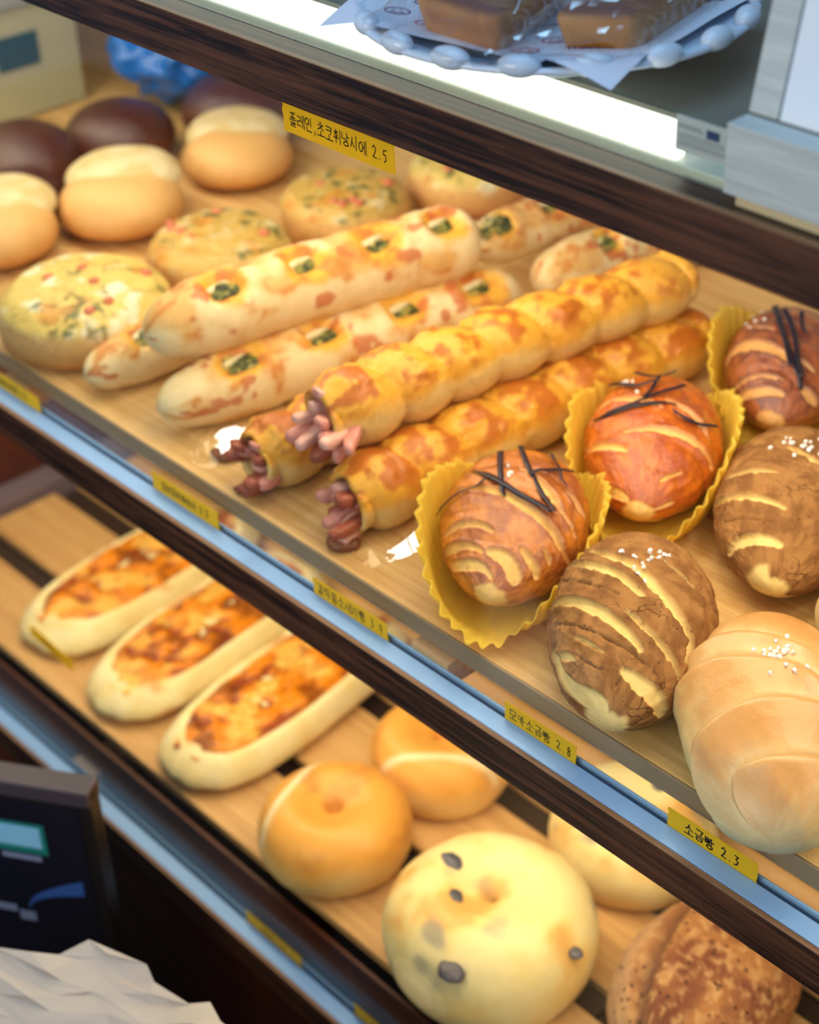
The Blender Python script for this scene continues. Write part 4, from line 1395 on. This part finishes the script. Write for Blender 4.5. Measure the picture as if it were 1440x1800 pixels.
tape_label('blurred yellow label on the middle channel below the herb-filled sticks', -0.5370, -0.4568, -0.0205, -0.0050,
           [['o', 'O'], ['r', 'I'], ['o', 'O'], ['r', 'I'], ['o', 'A'], ['o', 'I'], ['s', 'I'], ' ', ['3'], ['.'], ['3']], 11, th=0.4, pen=0.001)
tape_label('blurred yellow label on the middle channel at the left edge', -0.7750, -0.6900, -0.0205, -0.0060,
           [['o', 'O'], ['r', 'I'], ['o', 'A'], ['s', 'I'], ['o', 'I'], ['r', 'O'], ' ', ['3'], ['.'], ['5']], 13, th=0.4, pen=0.001)
tape_label('yellow label stuck up on the lower glass, over the leftmost flatbread tip', -0.7830, -0.7140, -0.2930, -0.2800,
           [['o', 'O'], ['r', 'I'], ['o', 'A'], ['s', 'I'], ' ', ['3'], ['.'], ['5']], 15, th=0.4, tilt=0.06)
tape_label('blurred yellow label on the lowest channel in front of the plain bagel', -0.4840, -0.4110, -0.4360, -0.4230,
           [['o', 'O'], ['r', 'I'], ['o', 'A'], ['s', 'I'], ' ', ['2'], ['.'], ['5']], 17, th=0.4)
tape_label('yellow label at the bottom edge in front of the large blueberry bagel', -0.3440, -0.2700, -0.4360, -0.4225,
           [['o', 'O'], ['r', 'I'], ['o', 'A'], ['s', 'I'], ' ', ['3'], ['.'], ['2']], 19, th=0.4)

# ------------------------------------------------------------------ top shelf: plate, paper, wrapped cakes, card holder
PX, PY, PZ, PR = -0.1930, 0.0590, 0.4000, 0.1010
M_ceramic = plain('white_ceramic', L4(206, 220, 236), 0.18, var=0.02, spec=0.6)
pl = thing('scalloped_plate', 'white plate with beaded rim and printed paper on the top shelf', 'plate', (PX, PY, 0), 0)
a = np.linspace(0, 2 * np.pi, 145)[:-1]
prof = [(0.0, 0.3770), (0.034, 0.3770), (0.037, 0.3745), (0.041, 0.3745), (0.043, 0.3810), (0.047, 0.3895), (0.056, 0.3942), (0.085, 0.3950), (PR, 0.3975), (PR + 0.001, 0.3992), (PR - 0.001, 0.4008), (PR - 0.012, 0.3975), (0.060, 0.3962), (0.048, 0.3925), (0.040, 0.3830), (0.0, 0.3820)]
V = np.array([[(max(r_, 0.0004) * math.cos(x), max(r_, 0.0004) * math.sin(x), z_) for x in a] for r_, z_ in prof])
tube_mesh('plate_dish', V, M_ceramic, pl)
for i in range(18):
    x = 2 * math.pi * (i + 0.20) / 18
    b_ = blob_mesh('rim_bead', (0, 0, 0), (0.0062, 0.0105, 0.0056), 1, M_ceramic, pl, 0.0)
    b_.location = ((PR - 0.003) * math.cos(x), (PR - 0.003) * math.sin(x), 0.4010)
    b_.rotation_euler = (0, 0, x)

E1 = np.array([0.674, 0.738]) / math.hypot(0.674, 0.738)
E2 = np.array([-E1[1], E1[0]])


def paper_z(x, y):
    r = math.hypot(x, y)
    z = 0.3972 + 0.0055 * min(1.0, r / 0.092) ** 2.0
    z += 0.0008 * math.sin(x * 90 + 1) * math.sin(y * 70)
    if r > 0.098:
        z += 0.0016 + -0.35 * (r - 0.098)
    return z


cdir = np.array([0.105, -0.072])
c0 = math.atan2(cdir[1], cdir[0])
hs = 0.0845
n = 70
V, F = [], []
for i in range(n):
    for j in range(n):
        u, v = (2 * i / (n - 1) - 1) * hs, (2 * j / (n - 1) - 1) * hs
        ca, sa = math.cos(c0 - math.pi / 4), math.sin(c0 - math.pi / 4)
        x, y = u * ca - v * sa, u * sa + v * ca
        V.append((x, y, paper_z(x, y)))
F = grid_faces(n, n, False)
M_paper = plain('printed_paper', L4(222, 226, 240), 0.6, var=0.03)
pa = thing('printed_paper', 'white paper printed with THANKS and smiling faces, lining the plate', 'paper', (PX, PY, 0), 0)
sheet = raw('paper_sheet', V, F, M_paper, pa)
M_print = plain('purple_print', L4(96, 24, 92), 0.6, var=0.0)
M_red = plain('red_print', L4(206, 36, 76), 0.6, var=0.0)


def on_paper(ox, oy):
    def f(px, py):
        x, y = ox + px * E1[0] + py * E2[0], oy + px * E1[1] + py * E2[1]
        return (x, y, paper_z(x, y) + 0.0004)
    return f


TH = ['T', 'H', 'LA', 'LN', 'LK', 'LS']
for row in range(-6, 7):
    for q in range(-4, 5):
        px, py = q * 0.030 + (0.015 if row % 2 else 0.0) - 0.004, row * 0.0155 + 0.003
        x, y = px * E1[0] + py * E2[0], px * E1[1] + py * E2[1]
        ca, sa = math.cos(c0 - math.pi / 4), math.sin(c0 - math.pi / 4)
        u, v = x * ca + y * sa, -x * sa + y * ca
        if max(abs(u), abs(v)) > hs - 0.012 or (abs(px) < 0.03 and abs(py) < 0.012):
            continue
        if (row + q) % 2:
            st = []
            for i_, ch in enumerate(TH):
                for s in J[ch]:
                    st.append([(-0.011 + i_ * 0.0039 + 0.0029 * ax, 0.0048 * (ay - 0.5)) for ax, ay in s])
            nm = 'printed_word'
        else:
            st = [[(0.0062 * (ax - 0.5) * 2, 0.0045 * (ay - 0.5) * 2) for ax, ay in circ(n=24)],
                  [(0.0036 * math.sin(k), -0.0022 * math.cos(k)) for k in np.linspace(-1.1, 1.1, 9)],
                  [(-0.0018, 0.0016), (-0.0018, 0.0011)], [(0.0018, 0.0016), (0.0018, 0.0011)]]
            nm = 'printed_face'
        ink(nm, st, 0.0008, on_paper(x, y), M_red if (row * 3 + q) % 4 == 0 else M_print, sheet)

B_cake = bread_mat('almond_cake', rough=(0.5, 0.45), bump=0.3, bscale=120, fine=900, var=0.14, spec=0.35)


def cake_bar(label, corner, e1, e2, H, seed, z0):
    """bar cake given by its near corner and the two edge vectors, plus its clear wrapper"""
    corner, e1, e2 = np.array(corner), np.array(e1), np.array(e2)
    nu = 22
    m = []
    g = np.linspace(0, 1, nu)
    # rounded, slightly domed block as a rings-from-bottom-to-top mesh
    A = np.linspace(0, 2 * np.pi, 81)[:-1]
    sx = np.sign(np.cos(A)) * np.abs(np.cos(A)) ** 0.28
    sy = np.sign(np.sin(A)) * np.abs(np.sin(A)) ** 0.28
    rings = []
    for (k, z) in ((0.80, 0.0), (0.86, 0.001), (0.90, 0.10), (0.97, 0.55), (1.0, 0.82), (0.985, 0.92), (0.93, 0.98), (0.8, 1.02), (0.5, 1.07), (0.2, 1.09), (0.02, 1.09)):
        xy = e1[None] * (0.5 * k * sx)[:, None] + e2[None] * (0.5 * k * sy)[:, None]
        rings.append(np.concatenate([xy, np.full((80, 1), z * H)], 1))
    V = np.array(rings)
    zz = V[..., 2] / H
    n1 = fbm(V * 90, seed, 4)
    c = mix(lin((166, 104, 36)), lin((198, 138, 62)), ss(0.3, 0.7, n1))
    c = mix(c, lin((118, 58, 24)), ss(0.86, 1.0, zz))
    ctr = corner + (e1 + e2) / 2
    t = thing('financier', label, 'cake', (PX + ctr[0], PY + ctr[1], z0), 0, 'wrapped bar cakes')
    tube_mesh('cake_body', V, B_cake, t, np.concatenate([c, ss(0.8, 1, zz)[..., None]], -1))
    # loose film bag: a pillow pulled over the cake, flattened into seals at both ends
    r = np.random.default_rng(seed)
    ns, na = 34, 44
    s = np.linspace(-1, 1, ns)[:, None]
    ph = np.linspace(0, 2 * np.pi, na + 1)[:-1][None]
    el = ss(1.0, 0.62, np.abs(s))
    L2, L1 = np.linalg.norm(e2), np.linalg.norm(e1)
    u2, u1 = e2 / L2, e1 / L1
    wy = L1 * (0.60 + 0.10 * (1 - el))
    hz = H * (0.10 + 0.58 * el)
    cy = np.sign(np.cos(ph)) * np.abs(np.cos(ph)) ** 0.55
    cz = np.sign(np.sin(ph)) * np.abs(np.sin(ph)) ** 0.55
    ax = s * L2 * 0.80 + 0 * ph
    ay, az = wy * cy, hz * cz + H * 0.56
    q = np.stack([ax * 60, ay * 60, az * 60], -1)
    d = (np.abs(fbm(q, seed, 3) - 0.5) * 2) * 0.0050
    ay, az = ay * (1 + 0.05 * r.standard_normal(ay.shape) * 0.4) + d * cy, np.maximum(az + d * cz * 1.3, -0.0004 + 0.0 * az)
    W = np.stack([ax * u2[0] + ay * u1[0], ax * u2[1] + ay * u1[1], az], -1)
    w = raw('film_wrapper', W.reshape(-1, 3), grid_faces(ns, na), M_wrap, t, smooth=False)
    for k in range(16):                                   # whitish ribbons paint bright glints along the film folds
        i, j = int(r.integers(4, ns - 5)), int(r.integers(0, na))
        pts = [W[i, j]]
        di, dj = [(1, 1), (1, 0), (1, -1), (0, 1)][int(r.integers(0, 4))]
        for _ in range(int(r.integers(4, 10))):
            i, j = min(max(i + di, 0), ns - 1), (j + dj) % na
            if r.random() < 0.25:
                dj = -dj
            pts.append(W[i, j])
        pts = np.array(pts)
        cen = np.array([0, 0, H * 0.5])
        nrm = (pts - cen) / (np.linalg.norm(pts - cen, axis=1)[:, None] + 1e-9)
        if pts[:, 2].mean() > H * 0.35:
            ribbon('film_fold_glint', pts + nrm * 0.0004, nrm, 0.0009, 0.0004, 0.0003, M_fold_glint, w)
    return t


cake_bar('left wrapped bar cake in clear film on the beaded plate', (0.0415, -0.0797), (-0.060, -0.002), (-0.034, 0.090), 0.021, 801, 0.3990)
cake_bar('right wrapped bar cake in clear film, beside the card holder', (0.0830, -0.0320), (-0.034, -0.024), (-0.024, 0.090), 0.019, 813, 0.3990)

# wooden card holder and sticker
M_white_wood = wood_mat('whitewashed_wood', L4(168, 176, 174), L4(204, 210, 206), rough=0.6, scale=1.6, bump=0.08, contrast=(0.25, 0.6))
M_card = plain('white_card', L4(226, 236, 246), 0.5, var=0.01)
ch = thing('card_holder', 'whitewashed wooden holder with blank white card on the top shelf edge', 'card holder', (-0.0262, -0.0120, 0.3644))
bx('base_bar', 0.0, 0.22, 0.0, 0.0140, 0.0045, 0.0362, M_white_wood, ch, 0.0008)
bx('foot', 0.006, 0.21, 0.002, 0.0120, 0.0, 0.0044, plain('cream_foot', L4(206, 190, 150), 0.6), ch)
p_ = bx('post', 0.0, 0.0150, 0.0, 0.008, 0.0, 0.160, M_white_wood, ch, 0.0006)
p_.location, p_.rotation_euler = (-0.0005, 0.0150, 0.0365), (math.radians(-13), 0, 0)
p_ = bx('white_card', 0.0152, 0.22, 0.0010, 0.0024, 0.0, 0.160, M_card, ch)
p_.location, p_.rotation_euler = (0.0, 0.0150, 0.0365), (math.radians(-13), 0, 0)
st = thing('paper_sticker', 'small white printed sticker behind the glass lip of the top shelf', 'sticker', (-0.0655, 0.0030, 0.3735))
bx('sticker_sheet', 0.0, 0.055, 0.0, 0.0003, 0.0, 0.0165, plain('sticker_paper', L4(206, 196, 200), 0.6), st)
bx('blue_square', 0.0175, 0.0245, -0.0004, -0.0001, 0.0095, 0.0135, plain('navy_print', L4(50, 62, 104), 0.6), st)
r = random.Random(4)
dash = []
for zz_ in (0.0125, 0.0112, 0.0082, 0.0066, 0.0048, 0.0034):
    x = 0.002
    while x < 0.052:
        w_ = r.uniform(0.0006, 0.0016)
        if not (0.016 < x + w_ and x < 0.026 and zz_ > 0.009):
            dash.append([(x, zz_), (x + w_, zz_ + r.uniform(-.0002, .0002))])
        x += w_ + 0.0006
ink('print_lines', dash, 0.00045, lambda a_, b_: (a_, -0.0004, b_), plain('grey_print', L4(120, 116, 128), 0.6), st)

# ------------------------------------------------------------------ around the case: box, paper bag, carton, blue bags
M_navy = plain('navy_board', L4(8, 10, 30), 0.3, var=0.1, spec=0.5)
M_blackb = plain('black_board', L4(10, 9, 14), 0.4)
bxr = thing('dark_box', 'dark navy carton with teal patch standing at lower left before the shelves', 'carton', (-0.5150, -0.112, -0.768), math.radians(33))
bx('carton_body', -0.30, 0.0, 0.0, 0.020, 0.0185, 0.527, M_blackb, bxr, 0.002)
bx('front_panel', -0.30, -0.010, -0.0008, -0.0001, 0.03, 0.510, M_navy, bxr)
bx('lid_edge', -0.30, 0.0, -0.0012, 0.0212, 0.514, 0.5285, plain('grey_lid', L4(64, 56, 66), 0.4), bxr, 0.001)
patch = bx('teal_patch', -0.088, -0.043, -0.0014, -0.0009, 0.455, 0.487, plain('teal', L4(20, 120, 116), 0.4), bxr)
bx('pale_panel', -0.085, -0.047, -0.0018, -0.0015, 0.462, 0.484, plain('pale_blue', L4(130, 196, 236), 0.4), patch)
sw = []
for i in range(14):
    u = i / 13
    sw.append((-0.070 + 0.052 * u, 0.395 + 0.036 * u ** 0.6))
V, F = [], []
for i, (x, z_) in enumerate(sw):
    h_ = 0.004 + 0.012 * i / 13
    V += [(x, -0.0013, z_), (x, -0.0013, z_ - h_), (x, -0.0009, z_), (x, -0.0009, z_ - h_)]
for i in range(13):
    k = 4 * i
    F += [(k, k + 1, k + 5, k + 4), (k + 2, k + 6, k + 7, k + 3), (k, k + 4, k + 6, k + 2), (k + 1, k + 3, k + 7, k + 5)]
raw('blue_swoosh', V, F, plain('swoosh_blue', L4(46, 86, 160), 0.4), bxr, smooth=False)
for (x0_, x1_, z0_, z1_) in ((-0.084, -0.050, 0.447, 0.452), (-0.115, -0.098, 0.462, 0.478), (-0.100, -0.082, 0.384, 0.391), (-0.080, -0.066, 0.376, 0.386)):
    bx('pale_mark', x0_, x1_, -0.0014, -0.0009, z0_, z1_, plain('pale_print', L4(120, 134, 168), 0.4), bxr)

# crumpled paper bag
K = np.array([-0.372, -0.183, -0.248])
ea, eb = np.array([-0.74, -0.66, -0.06]), np.array([0.955, 0.22, -0.10])
M_kraft = plain('bag_paper', L4(184, 170, 156), 0.6, var=0.08, vscale=30)
nn = 13
V = []
for i in range(nn):
    for j in range(nn):
        u, v = i / (nn - 1), j / (nn - 1)
        p = K + ea * 0.26 * u + eb * 0.24 * v
        V.append(p)
V = np.array(V).reshape(nn, nn, 3)
q = V * 7
fold = np.abs(fbm(q, 71, 2) - 0.5) * 2
fold2 = np.abs(fbm(q * 2.1, 77, 2) - 0.5) * 2
rb = np.random.default_rng(5)
V += rb.normal(0, 1, V.shape) * np.array([0.0045, 0.0045, 0.0020])
V[..., 2] += 0.020 * (fold - 0.25)
rim = [(i, 0) for i in range(nn)] + [(nn - 1, j) for j in range(1, nn)] + [(i, nn - 1) for i in range(nn - 2, -1, -1)] + [(0, j) for j in range(nn - 2, 0, -1)]
F = []
for f4 in grid_faces(nn, nn, False):
    F += [(f4[0], f4[1], f4[2]), (f4[0], f4[2], f4[3])] if rb.random() < 0.5 else [(f4[0], f4[1], f4[3]), (f4[1], f4[2], f4[3])]
P = list(V.reshape(-1, 3))
b0 = len(P)
lv = 7
for k in range(1, lv + 1):
    for (i, j) in rim:
        p = V[i, j].copy()
        zf = p[2] + (-0.7495 - p[2]) * k / lv
        w_ = fbm(np.array([p[0] * 22, p[1] * 22, zf * 14]), 83, 2) - 0.5
        P.append(np.array([p[0] + 0.02 * w_, p[1] + 0.02 * w_, zf]))
nr = len(rim)
for k in range(lv):
    for m_ in range(nr):
        m2 = (m_ + 1) % nr
        up = (lambda s: rim[s][0] * nn + rim[s][1]) if k == 0 else (lambda s, k=k: b0 + (k - 1) * nr + s)
        lo = b0 + k * nr
        F.append((up(m_), up(m2), lo + m2, lo + m_))
F.append(tuple(b0 + (lv - 1) * nr + s for s in range(nr)))
o = raw('paper_bag', P, F, M_kraft, smooth=False)
tag(o, 'crumpled greyish paper bag at the bottom left corner', 'paper bag')

# pale carton and blue bags at the far left end of the middle shelf
ct = thing('storage_carton', 'pale beige carton with dark window at the far left end of the shelf', 'carton', (-1.20, 0.0, 0.0012))
M_beige = plain('carton_beige', L4(176, 172, 140), 0.6)
MB().box(-0.30, 0.0, 0.12, 0.385, 0.0, 0.118).build('carton_body', M_beige, ct, 0.002)
MB().box(-0.306, 0.006, 0.114, 0.391, 0.1185, 0.150).build('carton_rim', plain('carton_grey', L4(150, 150, 146), 0.6), ct, 0.002)
bx('dark_window', 0.0004, 0.002, 0.285, 0.335, 0.055, 0.090, plain('window_dark', L4(44, 74, 84), 0.3), ct)
bx('yellow_panel', 0.0004, 0.0016, 0.15, 0.26, 0.020, 0.090, plain('panel_yellow', L4(196, 190, 110), 0.5), ct)
M_blue = plain('blue_plastic', L4(24, 104, 196), 0.25, var=0.15, spec=0.6)
M_pblue = plain('pale_blue_plastic', L4(120, 186, 226), 0.25, var=0.1, spec=0.6)
o = blob_mesh('blue_bag', (0, 0, 0.045), (0.058, 0.062, 0.048), 91, M_blue, None, 0.5, 0.5, 40, 60)
o.location = (-1.118, 0.440, 0.0012 - min(v.co.z for v in o.data.vertices))
tag(o, 'saturated blue plastic bag behind the chocolate buns', 'plastic bag', 'blue plastic bags')
o = blob_mesh('pale_blue_bag', (0, 0, 0.050), (0.045, 0.036, 0.050), 95, M_pblue, None, 0.5, 0.2, 40, 60)
o.location = (-1.060, 0.545, 0.0012 - min(v.co.z for v in o.data.vertices))
tag(o, 'pale blue plastic bag between the chocolate buns and the top shelf edge', 'plastic bag', 'blue plastic bags')
